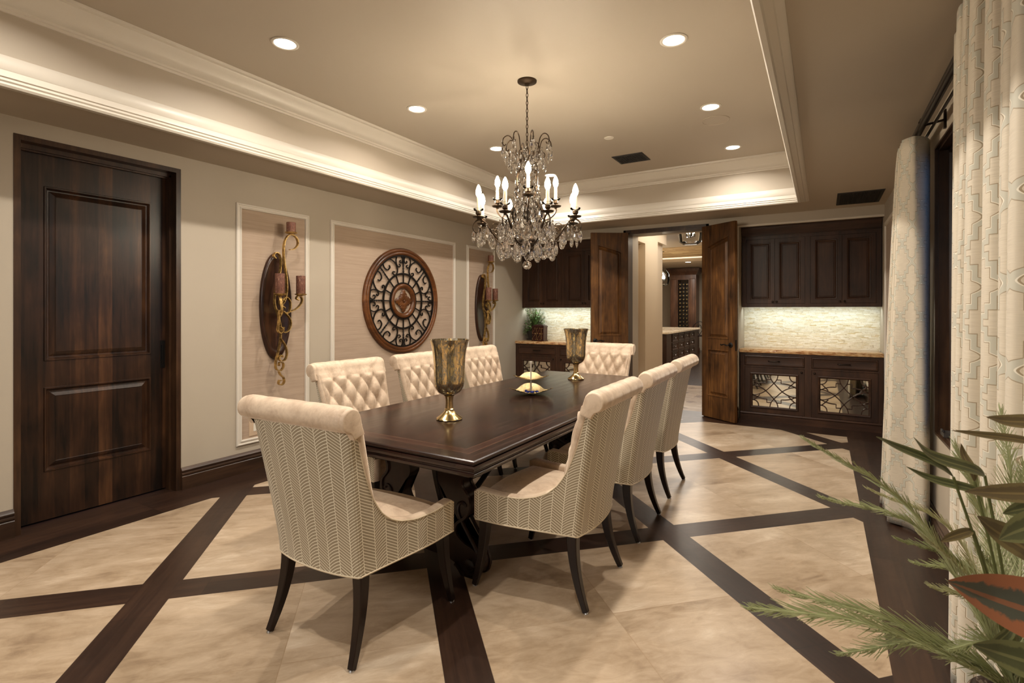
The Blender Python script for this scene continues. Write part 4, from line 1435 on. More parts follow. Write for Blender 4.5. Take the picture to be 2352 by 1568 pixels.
for s in (-1, 1):
    b.tube(smooth_path([(0, s * 1.08, .20), (0, s * .75, .24), (0, s * .40, .42), (0, s * .12, .62), (0, 0, .69)], 8), 1, sect=[(.018, .006), (-.018, .006), (-.018, -.006), (.018, -.006)], normal=(1, 0, 0))
    c = scroll((s * .72, .30), (s * .30, .60), 'S', .7, 3, flip=s)
    b.tube([(0, p[0], p[1]) for p in c], 1, sect=[(.012, .004), (-.012, .004), (-.012, -.004), (.012, -.004)], normal=(1, 0, 0))
b.build('iron_stretcher', M['iron'], tb)

# ------------------------------------------------------------------ things on the table
def vase(x, y, label):
    t = thing('hurricane_vase', label, 'vase', (x, y, TZ), 0, 'mercury glass hurricanes')
    MB().lathe([(0, .002), (.074, .0), (.080, .004), (.078, .010), (.050, .030), (.030, .050), (.026, .058), (.030, .062), (.024, .068), (.022, .11), (.026, .140), (.034, .148), (.02, .150), (0, .150)], 32).build('foot', M['brass'], t)
    prof = [(.026, .148), (.048, .156), (.070, .172), (.085, .198), (.092, .23), (.094, .28), (.096, .34), (.101, .40), (.110, .45), (.122, .49)]
    inn = [(r - .004, z + (.004 if k < 3 else 0)) for k, (r, z) in enumerate(prof)][::-1]
    P = smooth_path([(r, z, 0) for r, z in prof], 4)
    I = smooth_path([(r, z, 0) for r, z in inn], 4)
    MB().lathe([(p[0], p[1]) for p in P] + [(p[0], p[1]) for p in I] + [(0, .156)], 40).build('glass_bowl', M['mercury'], t, angle=60)
    return t
vase(-1.965, 2.497, 'tall mottled gold mercury glass hurricane vase, nearer one on the table')
vase(-2.052, 4.585, 'tall mottled gold mercury glass hurricane vase at the far end of table')
ts = thing('tiered_tray', 'two tier hammered gold serving tray in the middle of the table', 'serving tray', (-2.005, 3.60, TZ), math.radians(-16))
def dish(z, half, lift, thick=.003):
    # three-cornered shallow bowl, one corner pointing away from the viewer
    b = MB()
    def fn(u, v, o=0.0):
        a = 2 * PI * u
        k = (.5 + .5 * math.cos(3 * (a - math.radians(137)))) ** 1.1
        rr = half * (.80 + .32 * k) * v
        return (rr * math.cos(a), rr * math.sin(a), z + lift * v ** 1.9 * (.30 + .55 * k) + o)
    b.grid(lambda u, v: fn(u, v, thick), 60, 14, cu=True)
    b.grid(lambda u, v: fn(u, v, 0), 60, 14, cu=True)
    b.loops([[fn(i / 60, 1, 0) for i in range(60)], [fn(i / 60, 1, thick) for i in range(60)]])
    return b
dish(.004, .170, .062).build('lower_dish', M['hammered_gold'], ts, angle=80)
dish(.112, .138, .050).build('upper_dish', M['hammered_gold'], ts, angle=80)
MB().lathe([(0, .004), (.022, .006), (.010, .014), (.0055, .02), (.0055, .235), (.010, .242), (.013, .258), (.0, .259)], 12).build('stem', M['rod_white'], ts)
cand = None
for i, (x, y, rz) in enumerate(((.045, -.03, .4), (.02, -.055, 1.3), (-.03, -.025, 2.2), (.06, .01, 2.7))):
    ang = math.radians(-16)
    wx, wy = -2.005 + x * math.cos(ang) - y * math.sin(ang), 3.60 + x * math.sin(ang) + y * math.cos(ang)
    if cand is None:
        c = cand = thing('wrapped_candy', '', 'candy', (wx, wy, TZ + .013), rz, 'blue wrapped candies in the tray')
        MB().grid(lambda u, v: (.017 * math.cos(2 * PI * u) * math.sin(PI * v) ** .5, .011 * math.sin(2 * PI * u) * math.sin(PI * v) ** .5, .009 - .009 * math.cos(PI * v)), 10, 6, cu=True).build('wrapped_body', M['blue_wrap'], c)
        for s in (-1, 1):
            MB().add([(s * .015, 0, .009), (s * .030, .010, .014), (s * .032, .0, .006), (s * .030, -.010, .013), (s * .016, .001, .006), (s * .016, -.001, .012)], [(0, 1, 2), (0, 2, 3), (4, 2, 1), (5, 3, 2)]).build('twist_end', M['blue_wrap'], c)
    else:
        c = copy_tree(cand)
        c.location, c.rotation_euler = (wx, wy, TZ + .013), (0, 0, rz)
    c['label'] = 'blue foil wrapped candy lying in the lower gold dish'
# ------------------------------------------------------------------ chandelier
ch = thing('chandelier', 'bronze crystal chandelier with electric candles hanging over the table', 'chandelier', (CHAND[0], CHAND[1], 0))
VD = YAW + PI      # direction index so that arm angles follow the room
MB().lathe([(.0, ZC - .030), (.020, ZC - .030), (.024, ZC - .022), (.048, ZC - .016), (.060, ZC - .012), (.074, ZC - .010), (.076, ZC)], 28).build('canopy', M['chand_metal'], ch)
b = MB()
z = ZC - .030
k = 0
while z > 2.72:
    link = [(.0075 * math.cos(a), 0, z - .019 + .019 * math.sin(a)) for a in [2 * PI * i / 12 for i in range(12)]]
    if k % 2: link = [(p[1], p[0], p[2]) for p in link]
    b.tube(link, .0028, 6, closed=True)
    z -= .0305
    k += 1
b.build('chain', M['chand_metal'], ch)
b = MB()
b.lathe([(0, 2.73), (.010, 2.72), (.014, 2.69), (.028, 2.66), (.034, 2.64), (.030, 2.62), (.012, 2.60), (.010, 2.50), (.016, 2.48), (.010, 2.46), (.009, 2.36), (.018, 2.33), (.022, 2.29), (.014, 2.25), (.010, 2.10), (.030, 2.06), (.052, 2.03), (.066, 2.00), (.070, 1.975), (.058, 1.95), (.044, 1.935), (.050, 1.925), (.030, 1.90), (.014, 1.865), (.008, 1.85), (0, 1.848)], 24)
b.build('centre_stem', M['chand_metal'], ch)
def polar(a, r, z): return (r * math.cos(a), r * math.sin(a), z)
A8 = [YAW + math.radians(20 + 45 * i) for i in range(8)]     # lower arms
A3 = [YAW + math.radians(-90 + 120 * i) for i in range(3)]   # upper candles, one towards the viewer
arm_pts = smooth_path([(.055, 1.985, 0), (.10, 1.955, 0), (.17, 1.955, 0), (.245, 1.995, 0), (.305, 2.065, 0), (.345, 2.115, 0), (.385, 2.130, 0), (.425, 2.105, 0), (.435, 2.060, 0), (.410, 2.030, 0), (.380, 2.040, 0), (.375, 2.068, 0), (.395, 2.078, 0)], 6)
curl_pts = smooth_path([(.235, 1.985, 0), (.215, 2.05, 0), (.235, 2.10, 0), (.272, 2.105, 0), (.285, 2.075, 0), (.265, 2.055, 0), (.25, 2.068, 0)], 6)
cage_pts = smooth_path([(.012, 2.52, 0), (.05, 2.545, 0), (.085, 2.50, 0), (.088, 2.42, 0), (.070, 2.34, 0), (.095, 2.27, 0), (.125, 2.20, 0), (.11, 2.12, 0), (.07, 2.04, 0)], 7)
crown_pts = smooth_path([(.020, 2.63, 0), (.060, 2.62, 0), (.095, 2.68, 0), (.115, 2.765, 0), (.150, 2.795, 0), (.185, 2.775, 0), (.195, 2.735, 0), (.180, 2.715, 0), (.168, 2.728, 0)], 6)
low_crown = smooth_path([(.020, 2.61, 0), (.07, 2.60, 0), (.105, 2.645, 0), (.130, 2.66, 0), (.150, 2.64, 0), (.143, 2.615, 0)], 6)
ARM = MB().tube([(p[0], 0, p[1]) for p in arm_pts], [.0085 - .004 * i / len(arm_pts) for i in range(len(arm_pts))], 7)
ARM.tube([(p[0], 0, p[1]) for p in curl_pts], .004, 6)
arm0 = ARM.build('arm', M['chand_metal'], ch)
arm0.rotation_euler.z = A8[0]
for a in A8[1:]:
    c = arm0.copy(); COL.objects.link(c); c.parent = ch; c.rotation_euler.z = a
UP = MB().tube([(p[0], 0, p[1]) for p in cage_pts], .0055, 6)
cage0 = UP.build('cage_bar', M['chand_metal'], ch)
for i in range(6):
    c = cage0 if i == 0 else cage0.copy()
    if i: COL.objects.link(c); c.parent = ch
    c.rotation_euler.z = YAW + math.radians(30 + 60 * i)
CR = MB().tube([(p[0], 0, p[1]) for p in crown_pts], .0042, 6)
CR.tube([(p[0] * .98, .02, p[1]) for p in low_crown], .0036, 6)
crown0 = CR.build('crown_scroll', M['chand_metal'], ch)
for i in range(8):
    c = crown0 if i == 0 else crown0.copy()
    if i: COL.objects.link(c); c.parent = ch
    c.rotation_euler.z = YAW + math.radians(12 + 45 * i)
U3 = MB().tube([(p[0], 0, p[1]) for p in smooth_path([(.02, 2.20, 0), (.10, 2.16, 0), (.19, 2.17, 0), (.25, 2.21, 0), (.275, 2.25, 0), (.27, 2.275, 0)], 6)], .006, 6)
u0 = U3.build('upper_arm', M['chand_metal'], ch)
for i, a in enumerate(A3):
    c = u0 if i == 0 else u0.copy()
    if i: COL.objects.link(c); c.parent = ch
    c.rotation_euler.z = a
# one candle: cup and drip pan, sleeve, flame bulb
def candle(a, r, z):
    root = None
    c = candle.proto
    if c is None:
        cup = MB().lathe([(0, -.012), (.010, -.010), (.014, .0), (.040, .004), (.046, .012), (.040, .010), (.014, .010), (.012, .022), (.022, .034), (.022, .052), (.018, .054), (0, .054)], 18).build('candle_cup', M['chand_metal'], ch)
        MB().lathe([(.020, .052), (.034, .060), (.040, .072), (.036, .071), (.030, .062), (.018, .056)], 16).build('glass_bobeche', M['clear_glass'], cup)
        MB().lathe([(.0125, .05), (.0125, .160), (.010, .162), (0, .162)], 14).build('candle_sleeve', M['candle_sleeve'], cup)
        MB().lathe([(.009, .162), (.014, .169), (.0200, .183), (.0215, .197), (.0185, .217), (.0115, .238), (.004, .252), (0, .255)], 14).build('bulb', M['bulb_glow'], cup)
        candle.proto = c = cup
    else:
        c = copy_tree(candle.proto, ch)
    c.location = polar(a, r, z)
candle.proto = None
for a in A8: candle(a, .392, 2.138)
for a in A3: candle(a, .270, 2.275)

# crystal drops: faceted almond and pendalogue shapes
def drop_mesh(L, w, th, kind):
    prof = {'almond': [(0, 0), (.34, .12), (.72, .34), (1.0, .62), (.82, .84), (.42, .96), (0, 1)], 'slim': [(0, 0), (.5, .14), (.9, .36), (1.0, .55), (.72, .8), (.3, .94), (0, 1)], 'ball': [(0, 0), (.6, .1), (.95, .32), (1, .5), (.95, .68), (.6, .9), (0, 1)]}[kind]
    n = 10
    vs, fs = [], []
    for k, (r, z_) in enumerate(prof):
        for i in range(n):
            a = 2 * PI * (i + .5 * (k % 2)) / n
            vs.append((r * w / 2 * math.cos(a), r * th / 2 * math.sin(a), -z_ * L))
    for k in range(len(prof) - 1):
        for i in range(n):
            j = (i + 1) % n
            a, b_, c, d = k * n + i, k * n + j, (k + 1) * n + i, (k + 1) * n + j
            if k % 2 == 0: fs += [(a, b_, c), (b_, d, c)]
            else: fs += [(a, d, c), (a, b_, d)]
    return vs, fs
def add_drop(b, p, L, w, th, kind, rz):
    vs, fs = drop_mesh(L, w, th, kind)
    c, s = math.cos(rz), math.sin(rz)
    b.add([(p[0] + x * c - y * s, p[1] + x * s + y * c, p[2] + z_) for x, y, z_ in vs], fs)
rnd = random.Random(11)
DROPS = []   # (position, L, w, th, kind, rz)
def D(a, r, z, L, w, kind='almond', jit=.5): DROPS.append((polar(a, r, z), L, w, w * .46, kind, a + PI / 2 + rnd.uniform(-jit, jit)))
for i in range(8):
    a = YAW + math.radians(12 + 45 * i)
    D(a, .193, 2.728, .105, .062)
    D(a, .143, 2.625, .098, .056)
    D(a + .39, .125, 2.655, .090, .052)
    D(a + .2, .085, 2.60, .100, .056)
    D(a + .5, .165, 2.66, .085, .040, 'slim')
for a in A8:
    D(a, .432, 2.048, .100, .044, 'slim')
    D(a + .05, .395, 2.060, .105, .064)
    D(a - .16, .360, 2.085, .095, .044, 'slim')
    D(a + .17, .350, 2.080, .110, .062)
    D(a, .300, 2.050, .118, .070)
    D(a + .39, .270, 2.075, .125, .074)
    D(a, .215, 1.955, .120, .072)
    D(a + .39, .225, 1.985, .115, .068)
    D(a + .25, .165, 1.955, .105, .064)
    D(a + .39, .105, 1.950, .105, .060)
for i in range(12):
    a = YAW + 2 * PI * i / 12
    D(a, .125, 2.22 + (.03 if i % 2 else 0), .125, .070)
    D(a + .2, .085, 2.48 - (.05 if i % 2 else 0), .085, .046)
    D(a + .1, .185, 2.13, .120, .070)
    D(a + .3, .100, 2.36 - (.04 if i % 2 else 0), .095, .052)
for i in range(8):
    a = YAW + 2 * PI * i / 8 + .2
    D(a, .062, 2.30, .105, .056)
vd = Vector((math.sin(YAW), -math.cos(YAW), 0))       # towards the viewer
DROPS.sort(key=lambda d: -(Vector(d[0]).dot(vd) + .6 * Vector(d[0]).length))
meshes = {}
for k, (p, L, w, th, kind, rz) in enumerate(DROPS[:100]):
    key = (L, w, kind)
    if key not in meshes:
        m = MB(); add_drop(m, (0, 0, 0), L, w, th, kind, 0)
        o = m.build('crystal_drop', M['crystal'], ch, flat=True)
        meshes[key] = o
    else:
        o = meshes[key].copy(); COL.objects.link(o); o.parent = ch
    o.location = p
    o.rotation_euler.z = rz
b = MB()
for p, L, w, th, kind, rz in DROPS[100:]: add_drop(b, p, L, w, th, kind, rz)
for p, L, w, th, kind, rz in DROPS: add_drop(b, (p[0], p[1], p[2] + .017), .017, .017, .017, 'ball', rz)
for i in range(16):
    a0 = YAW + 2 * PI * i / 16
    for q in range(4): add_drop(b, polar(a0, .07 + q * .012, 1.99 + q * .016), .014, .014, .014, 'ball', 0)
o = b.build('crystal_beads', M['crystal'], ch, flat=True)
o['kind'] = 'stuff'
b = MB()
for q in range(3): add_drop(b, (0, 0, 1.862 - q * .011), .012, .012, .012, 'ball', 0)
b.sphere((0, 0, 1.800), .035, 14, 9)
b.build('crystal_ball', M['crystal'], ch, flat=True)

# ------------------------------------------------------------------ wall sconces with pillar candles
STRAP = [(.016, .0036), (-.016, .0036), (-.016, -.0036), (.016, -.0036)]
SP = MB; sconce0 = None
def build_sconce(label):
    t = thing('wall_sconce', label, 'candle sconce', (XL + .003, 0, 0))
    L = []
    for k, h in ((1, 0), (1, .020), (.985, .028), (.94, .034), (.88, .034), (.84, .026), (.80, .022)):
        L.append([(h, .160 * k * math.cos(2 * PI * i / 40), 1.485 + .502 * k * math.sin(2 * PI * i / 40)) for i in range(40)])
    MB().loops(L, True, True, True).build('oval_plate', M['plate_wood'], t, angle=50)
    b = MB()
    n_ = (1, 0, 0)
    def strap(pts, x0, x1, sm=6):
        P = smooth_path([(p[0], p[1], 0) for p in pts], sm)
        m = len(P)
        b.tube([(x0 + (x1 - x0) * i / (m - 1), p[0], p[1]) for i, p in enumerate(P)], 1, sect=STRAP, normal=n_)
    # top scroll carrying the highest candle, running down as an S to the centre
    strap([(.065, 2.020), (.110, 2.030), (.150, 2.075), (.145, 2.130), (.100, 2.162), (.050, 2.150), (.015, 2.09), (.005, 2.00), (.012, 1.90), (.035, 1.76), (.040, 1.63), (.015, 1.53), (-.02, 1.50), (-.03, 1.535), (.0, 1.555), (.02, 1.53)], .13, .115)
    strap([(-.045, 1.93), (-.065, 1.955), (-.045, 1.985), (-.010, 1.97), (.008, 1.90), (-.005, 1.80), (-.045, 1.65), (-.06, 1.52), (-.03, 1.42), (.0, 1.30), (.0, 1.18), (-.025, 1.06), (-.05, .97), (-.045, .905), (-.005, .885), (.025, .915), (.02, .955), (-.015, .96), (-.02, .93)], .075, .09)
    strap([(.0, 1.44), (.045, 1.42), (.075, 1.46), (.075, 1.53), (.04, 1.57), (.0, 1.55), (-.015, 1.50), (.02, 1.47)], .12, .12)
    strap([(-.02, 1.19), (.03, 1.12), (.05, 1.04), (.03, .985), (-.01, .975), (-.03, 1.005), (-.005, 1.03), (.012, 1.01)], .11, .10)
    strap([(-.03, .88), (-.01, .845), (.02, .815), (.025, .775), (.0, .752), (-.03, .765), (-.025, .795), (-.005, .792)], .10, .10)
    # forward arm and right arm, each ending under a candle dish
    def arm(pts):
        P = smooth_path(pts, 6)
        b.tube(P, 1, sect=[(q[0], q[1]) for q in STRAP], normal=(.35, 0, 1))
    P = smooth_path([(.10, -.03, 1.45), (.17, -.055, 1.40), (.215, -.075, 1.45), (.215, -.085, 1.53), (.20, -.085, 1.575)], 6)
    b.tube(P, 1, sect=[(.0032, .012), (-.0032, .012), (-.0032, -.012), (.0032, -.012)], normal=(1, 0, 0))
    strap([(-.075, 1.30), (-.045, 1.27), (-.075, 1.24), (-.10, 1.27), (-.09, 1.35), (-.085, 1.43), (-.06, 1.45), (-.075, 1.40)], .19, .19)
    strap([(.02, 1.42), (.09, 1.44), (.155, 1.475), (.195, 1.53), (.185, 1.575), (.145, 1.585), (.125, 1.56), (.15, 1.545)], .115, .15)
    strap([(.01, 1.44), (.06, 1.39), (.085, 1.34), (.07, 1.27), (.02, 1.24), (-.01, 1.265), (.01, 1.29)], .115, .12)
    b.build('scroll_arms', M['antique_gold'], t, angle=40)
    for (x, y, z) in ((.130, .080, 2.165), (.200, -.085, 1.580), (.150, .170, 1.585)):
        MB().lathe([(0, 0), (.020, .0), (.045, .008), (.054, .014), (.056, .020), (.045, .018), (0, .018)], 24, (x, y, z)).build('candle_dish', M['antique_gold'], t)
    return t
SC1 = build_sconce('gold scroll candle sconce on oval wood plate in the panel next to the door')
SC1.location.y = 2.980
SC2 = copy_tree(SC1)
SC2.location.y = 6.390
SC2['label'] = 'gold scroll candle sconce on oval wood plate in the panel near the cabinets'
SC1['group'] = SC2['group'] = 'candle sconces'
pc = {}
for sy, wh in ((2.980, 'sconce next to the door'), (6.390, 'far sconce near the cabinets')):
    for (x, y, z, h, lab) in ((.130, .080, 2.183, .095, 'short mottled red pillar candle at the top of the %s'), (.200, -.085, 1.598, .185, 'tall mottled red pillar candle on the front arm of the %s'), (.150, .170, 1.603, .175, 'tall mottled red pillar candle on the right arm of the %s')):
        o = pc.get(h)
        if o is None:
            o = MB().lathe([(0, .0), (.040, 0), (.042, .004), (.042, h - .004), (.040, h), (.030, h - .002), (.012, h - .010), (0, h - .012)], 24).build('pillar_candle', M['wax_red'])
            pc[h] = o
            wk = MB().tube([(0, 0, h - .012), (.001, 0, h + .006)], .0015, 5).build('wick', M['dark_void'], o)
        else:
            o = copy_tree(o)
        o.location = (XL + .003 + x, sy + y, z)
        tag(o, lab % wh, 'candle', 'pillar candles')

# ------------------------------------------------------------------ round wood and iron wall medallion
md = thing('wall_medallion', 'round wood and wrought iron medallion on the middle grasscloth panel', 'wall decoration', (XL + .004, 4.695, 1.562))
RR = .645
ringp = lambda prof: [[(h, r * math.cos(2 * PI * i / 72), r * math.sin(2 * PI * i / 72)) for i in range(72)] for r, h in prof]
MB().loops(ringp([(RR, .0), (RR, .022), (RR - .008, .034), (RR - .024, .040), (RR - .040, .034), (RR - .044, .028), (RR - .052, .034), (RR - .066, .036), (RR - .080, .028), (RR - .084, .015), (RR - .084, 0)]), True).build('outer_rim', M['medallion_wood'], md, angle=50)
MB().loops(ringp([(.212, .004), (.212, .024), (.204, .036), (.188, .040), (.172, .034), (.160, .024), (.150, .012), (.150, .004)]), True).build('inner_ring', M['medallion_wood'], md, angle=50)
b = MB()
def flat(pts, w=.011, t_=.006, x=.018):
    b.tube([(x, p[0], p[1]) for p in pts], 1, sect=[(t_, w / 2), (-t_, w / 2), (-t_, -w / 2), (t_, -w / 2)], normal=(1, 0, 0))
def pr(phi, tt, r):
    c, s = math.cos(phi), math.sin(phi)
    return (r * c - tt * s, r * s + tt * c)
for r, w in ((.335, .020), (RR - .090, .018), (.222, .014)):
    b.tube([(.018, r * math.cos(2 * PI * i / 64), r * math.sin(2 * PI * i / 64)) for i in range(64)], 1, sect=[(.007, w / 2), (-.007, w / 2), (-.007, -w / 2), (.007, -w / 2)], normal=(1, 0, 0), closed=True)
for i in range(16):
    phi = 2 * PI * i / 16
    flat([pr(phi, 0, .21), pr(phi, 0, .335)], .013)
for i in range(8):
    phi = 2 * PI * i / 8
    n2 = 22
    for st2 in (0, PI):
        b.tube([(.018 + .006 * math.sin(k * .9 + st2), *pr(phi, .006 * math.cos(k * .9 + st2), .335 + (.225) * k / n2)) for k in range(n2 + 1)], .0055, 5)
BIG = [(-.242, .4225), (-.230, .395), (-.271, .364), (-.323, .391), (-.340, .445), (-.300, .490), (-.219, .4946), (-.138, .454), (-.104, .391), (-.109, .337), (-.144, .310), (-.179, .328), (-.173, .350), (-.144, .346)]
SMALL = [(-.050, .497), (-.062, .486), (-.050, .466), (-.024, .474), (-.014, .51), (-.034, .548), (-.075, .554), (-.112, .535), (-.127, .480), (-.108, .427), (-.072, .412), (-.055, .434), (-.075, .446)]
big, small = smooth_path([(*p, 0) for p in BIG], 5), smooth_path([(*p, 0) for p in SMALL], 5)
for q in range(4):
    cq, sq_ = math.cos(q * PI / 2), math.sin(q * PI / 2)
    rot = lambda P: [(x * cq - y * sq_, x * sq_ + y * cq) for x, y in P]
    flat(rot([(p[0], p[1]) for p in big]), .013)
    flat(rot([(-p[1], -p[0]) for p in big]), .013)
    flat(rot([(p[0], p[1]) for p in small]), .011)
    flat(rot([(-p[0], p[1]) for p in small]), .011)
b.build('iron_scrollwork', M['iron'], md, angle=40)
b = MB()
for i in range(4):
    phi = PI / 2 * i
    for k, (L, w, dphi) in enumerate(((.135, .050, 0), (.095, .032, .42), (.095, .032, -.42), (.085, .03, .785))):
        def fn(u, v, L=L, w=w, dphi=dphi, phi=phi):
            ww = w * math.sin(PI * min(1, u * .94 + .04)) ** .7 * (1 + .22 * math.cos(u * 22))
            tt = (v * 2 - 1)
            y, z_ = pr(phi + dphi, tt * ww, .008 + L * u)
            return (.014 + .014 * (1 - tt * tt) + .010 * math.sin(PI * u), y, z_)
        b.grid(fn, 16, 6)
b.sphere((.034, 0, 0), (.012, .018, .018), 14, 8)
b.build('carved_rosette', M['medallion_wood'], md, angle=60)
# ------------------------------------------------------------------ curtains and rod
rodx, rodz = .516, 2.572
rd = thing('curtain_rod', 'thick dark bronze curtain rod along the window wall', 'curtain rod', (rodx, 3.0, rodz))
MB().tube([(0, -1.9, 0), (0, 1.79, 0)], .022, 14).tube([(.050, -1.9, -.018), (.050, 1.74, -.018)], .008, 8).build('rod', M['bronze'], rd)
for y in (.89, -1.3):
    b = MB().box(XR - rodx - .012, y - .012, -.055, XR - rodx, y + .012, .055).tube([(.0, y, -.02), (XR - rodx - .006, y, -.004)], .007, 8)
    b.tube([(-.022, y, -.004), (-.012, y, .02), (0, y, .024), (.012, y, .02)], .006, 6)
    b.build('bracket', M['bronze'], rd)
b = MB()
b.lathe([(.022, 0), (.030, .004), (.030, .012), (.020, .02), (.034, .045), (.030, .07), (.0, .082)], 18, (0, 1.79, 0), axis='y').build('finial', M['bronze'], rd)
def drape(name, label, path_top, path_bot, z0, z1, nz, ulen):
    """cloth between an upper and a lower plan curve"""
    A_, B_ = smooth_path([(*p, 0) for p in path_top], 6), smooth_path([(*p, 0) for p in path_bot], 6)
    n_ = len(A_)
    D = [0.0]
    for p, q in zip(B_, B_[1:]): D.append(D[-1] + math.dist(p, q))
    k_ = ulen / D[-1]
    def fn(u, v):
        i = round(u * (n_ - 1))
        a, c = A_[i], B_[i]
        e = 1 - (1 - v) ** 1.0
        w = (1 - v) ** .75
        pinch = 1.0
        x, y = a[0] + (c[0] - a[0]) * w, a[1] + (c[1] - a[1]) * w
        return (x, y, z0 + (z1 - z0) * v)
    b = MB().grid(fn, n_ - 1, nz, uvf=lambda u, v: (D[round(u * (n_ - 1))] * k_, z0 + (z1 - z0) * v))
    o = b.build(name, M['curtain_fabric'], None, angle=180)
    sm = o.modifiers.new('thickness', 'SOLIDIFY')
    sm.thickness = .004
    sm.offset = 0
    return tag(o, label, 'curtain', 'trellis curtains')
# near panel: pleats along the rod from y 2.86 back past the viewer
def pleats(y0, y1, n, x, amp, ph=0.0, lead=None):
    out = []
    for i in range(n * 2 + 1):
        out.append((x + amp * (1 if i % 2 else -1) * (1 + .18 * math.sin(i * 2.1 + ph)), y0 + (y1 - y0) * i / (n * 2) + .02 * math.sin(i * 1.7 + ph)))
    return out
def folds(y0, y1, n, x, amp, ph):
    out = []
    for i in range(n * 6 + 1):
        t = i / 6
        out.append((x + amp * (math.cos(t * 2 * PI) * .85 + .15 * math.cos(t * 4 * PI + ph)) * (1 + .2 * math.sin(t * 1.7 + ph)), y0 + (y1 - y0) * t / n + .03 * math.sin(t * 2 * PI + .6)))
    return out
top = [(.472, 2.79), (.476, 2.73)] + folds(2.65, 1.00, 11, .452, .020, .4)
bot = [(.500, 3.06), (.520, 2.98)] + folds(2.86, 1.00, 11, .468, .050, .4)
for seq, amp in ((top, .4), (bot, 1.0)):
    for k in range(2, len(seq)):
        t = (k - 2) / 6
        seq[k] = (seq[k][0] + amp * .022 * math.sin(t * 2 * PI * .27 + .8), seq[k][1])
drape('curtain', 'ivory trellis patterned curtain panel nearest the viewer', top, bot, .012, 2.600, 40, 3.0)
top = [(.440, 4.40), (.462, 4.385)] + pleats(4.36, 4.10, 8, .462, .022) + [(.482, 4.055), (.515, 4.065), (.555, 4.11), (.588, 4.20)]
bot = [(.378, 4.78), (.368, 4.72)] + pleats(4.68, 4.30, 8, .420, .040, .3) + [(.478, 4.26), (.520, 4.20), (.560, 4.18), (.592, 4.24)]
drape('curtain', 'ivory trellis patterned curtain panel far side of the window, by the cabinets', top, bot, .012, 2.540, 40, 2.6)

# ------------------------------------------------------------------ tall urn and silk flower arrangement in the foreground
UX, UY = .335, 1.36
ur = thing('floor_urn', 'dark veined marble floor urn holding the greenery in the right corner', 'urn', (UX, UY, 0))
MB().lathe([(0, 0), (.105, 0), (.11, .02), (.09, .05), (.045, .08), (.04, .11), (.07, .16), (.12, .30), (.135, .42), (.12, .54), (.085, .61), (.072, .64), (.082, .672), (.086, .682), (.081, .689), (.068, .684), (.060, .64), (.06, .57), (0, .55)], 36).build('urn_body', M['urn_marble'], ur, angle=60)
fa = thing('greenery_arrangement', 'silk fern sprays and broad leaves arranged in the dark urn', 'plant', (UX, UY, .56))
def W_at(px, py, s):
    f, r = Vector((-math.sin(YAW), math.cos(YAW), 0)), Vector((math.cos(YAW), math.sin(YAW), 0))
    return Vector((0, 0, CAM_H)) + f * s + r * (s * (px - 1176) / F_PX) + Vector((0, 0, -(py - 712) * s / F_PX))
base = Vector((UX, UY, .56))
rnd = random.Random(5)
def frond(tip, mid, needle, mat, dens=95, lead=.35):
    """a spray: curved stem with two ranks of soft needles"""
    P = smooth_path([(0, 0, 0), (-.01, -.005, .14), tuple(mid - base), tuple(tip - base)], 14)
    m = len(P)
    b = MB()
    b.tube(P, [.0035 - .0024 * i / m for i in range(m)], 5)
    st_, en = int(m * lead), m - 1
    for k in range(dens):
        t = st_ + (en - st_) * k / (dens - 1)
        i = min(m - 2, int(t))
        p = Vector(P[i]).lerp(Vector(P[i + 1]), t - i)
        d = (Vector(P[i + 1]) - Vector(P[i])).normalized()
        q = k / (dens - 1)
        L = needle * (1 - .80 * q ** 2.0) * rnd.uniform(.75, 1.15)
        for s in (-1, 1, rnd.choice((-.5, .5))):
            side = d.cross(Vector((0, 0, 1))).normalized() * s + Vector((0, 0, rnd.uniform(-.35, .45)))
            dv = (d * rnd.uniform(.95, 1.45) + side * .58).normalized()
            e = p + dv * L
            c = p + dv * L * .5 + Vector((0, 0, -.004 + L * .05))
            b.tube([tuple(p), tuple(c), tuple(e)], [.0010, .0009, .0004], 3, caps=False)
    b.build('fern_spray', mat, fa)
G1, G2 = M['needle_green'], M['needle_olive']
for tip, mid, nd, mat, dens in (
    ((1722, 1394, .92), (2010, 1440, .95), .085, G1, 210), ((1790, 1352, 1.00), (2080, 1440, 1.02), .080, G1, 190), ((1930, 1500, .97), (2150, 1480, 1.0), .070, G1, 130),
    ((1850, 1006, 1.00), (2110, 1190, 1.02), .065, G1, 190), ((1888, 1140, 1.05), (2130, 1230, 1.06), .060, G1, 170), ((1995, 1120, 1.10), (2200, 1235, 1.10), .050, G2, 130),
    ((2110, 1220, .98), (2225, 1335, 1.0), .045, G2, 110), ((2195, 1020, 1.12), (2270, 1200, 1.12), .070, G1, 150), ((2300, 940, 1.15), (2330, 1180, 1.14), .080, G1, 140),
    ((2140, 1345, 1.08), (2260, 1400, 1.08), .060, G2, 110), ((2350, 1060, 1.10), (2345, 1250, 1.10), .075, G1, 130), ((2180, 1490, .95), (2280, 1480, .97), .055, G1, 110),
    ((2230, 1130, 1.18), (2300, 1280, 1.15), .080, G1, 150), ((2060, 1235, 1.05), (2220, 1310, 1.06), .055, G1, 130), ((2100, 1290, 1.12), (2270, 1340, 1.12), .065, G1, 130), ((2250, 1260, 1.1), (2310, 1380, 1.1), .070, G1, 120)):
    frond(W_at(*tip), W_at(*mid), nd * 1.2, mat, int(dens * .5))
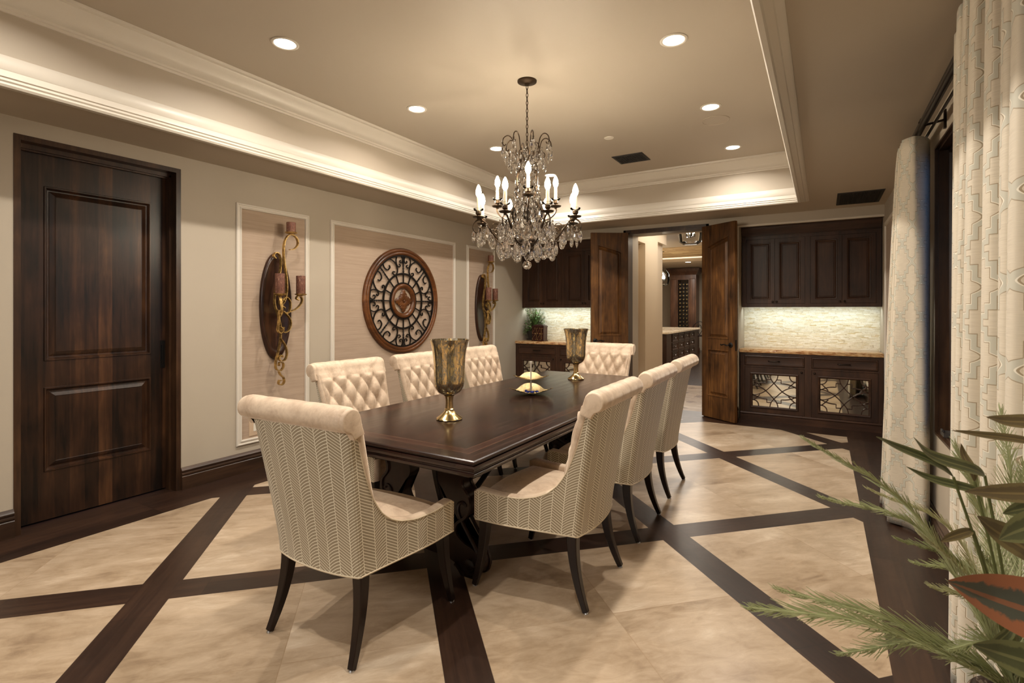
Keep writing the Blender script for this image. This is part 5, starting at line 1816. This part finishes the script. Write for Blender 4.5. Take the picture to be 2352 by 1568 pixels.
def broad(tip, root_, w, mat, droop=.15, bow=.02):
    b = MB()
    d = tip - root_
    L = d.length
    d = d.normalized()
    s = d.cross(Vector((.3, -.8, .5))).normalized()
    n_ = s.cross(d)
    def fn(u, v):
        ww = w * math.sin(PI * min(1, u ** .8 * .97 + .02)) ** .85
        tt = v * 2 - 1
        p = root_ + d * (L * u) + s * (tt * ww / 2) + n_ * (abs(tt) * ww * .16 + bow * math.sin(u * 7.0)) - Vector((0, 0, 1)) * (droop * L * (u - u * u) * -1)
        return tuple(p - base)
    b.grid(fn, 18, 6, uvf=lambda u, v: (u, v))
    stem = smooth_path([(0, 0, 0), (0, 0, .1), tuple((root_ - base) * .6 + Vector((0, 0, .06))), tuple(root_ - base)], 6)
    o = b.build('broad_leaf', M[mat], fa, angle=180)
    MB().tube(stem, .0025, 5).build('leaf_stem', M['stem_green'], o)
for tip, rt, w, mat, dr, bw in (
    ((2008, 1003, .98), (2190, 1095, 1.0), .018, 'leaf_green', .16, .006), ((2090, 1005, .96), (2262, 1092, 1.0), .024, 'leaf_green', -.16, .010), ((2182, 990, .98), (2420, 1035, .98), .016, 'leaf_olive', .16, .006),
    ((2260, 960, .94), (2440, 985, .95), .028, 'leaf_olive', .10, .008), ((2078, 1072, 1.02), (2270, 1135, 1.0), .018, 'leaf_green', -.10, .006), ((2210, 1130, .90), (2480, 1150, .92), .036, 'leaf_olive', .10, .008),
    ((2158, 1245, .98), (2235, 1218, 1.0), .018, 'leaf_olive', .1, .004), ((2205, 1018, 1.06), (2238, 1105, 1.04), .018, 'leaf_olive', .1, .004), ((2170, 1335, .76), (2560, 1490, .72), .088, 'leaf_croton', .12, .010),
    ((2240, 1185, .92), (2400, 1300, .90), .050, 'leaf_olive', .1, .006), ((2290, 1240, .86), (2440, 1190, .88), .050, 'leaf_green', .1, .006), ((2265, 1515, .86), (2330, 1430, .85), .018, 'leaf_green', .1, .004),
    ((2300, 1180, .95), (2420, 1160, .95), .030, 'leaf_green', .12, .006), ((2230, 1480, .80), (2460, 1560, .78), .05, 'leaf_green', .1, .006)):
    broad(W_at(*tip), W_at(*rt), w, mat, dr, bw)
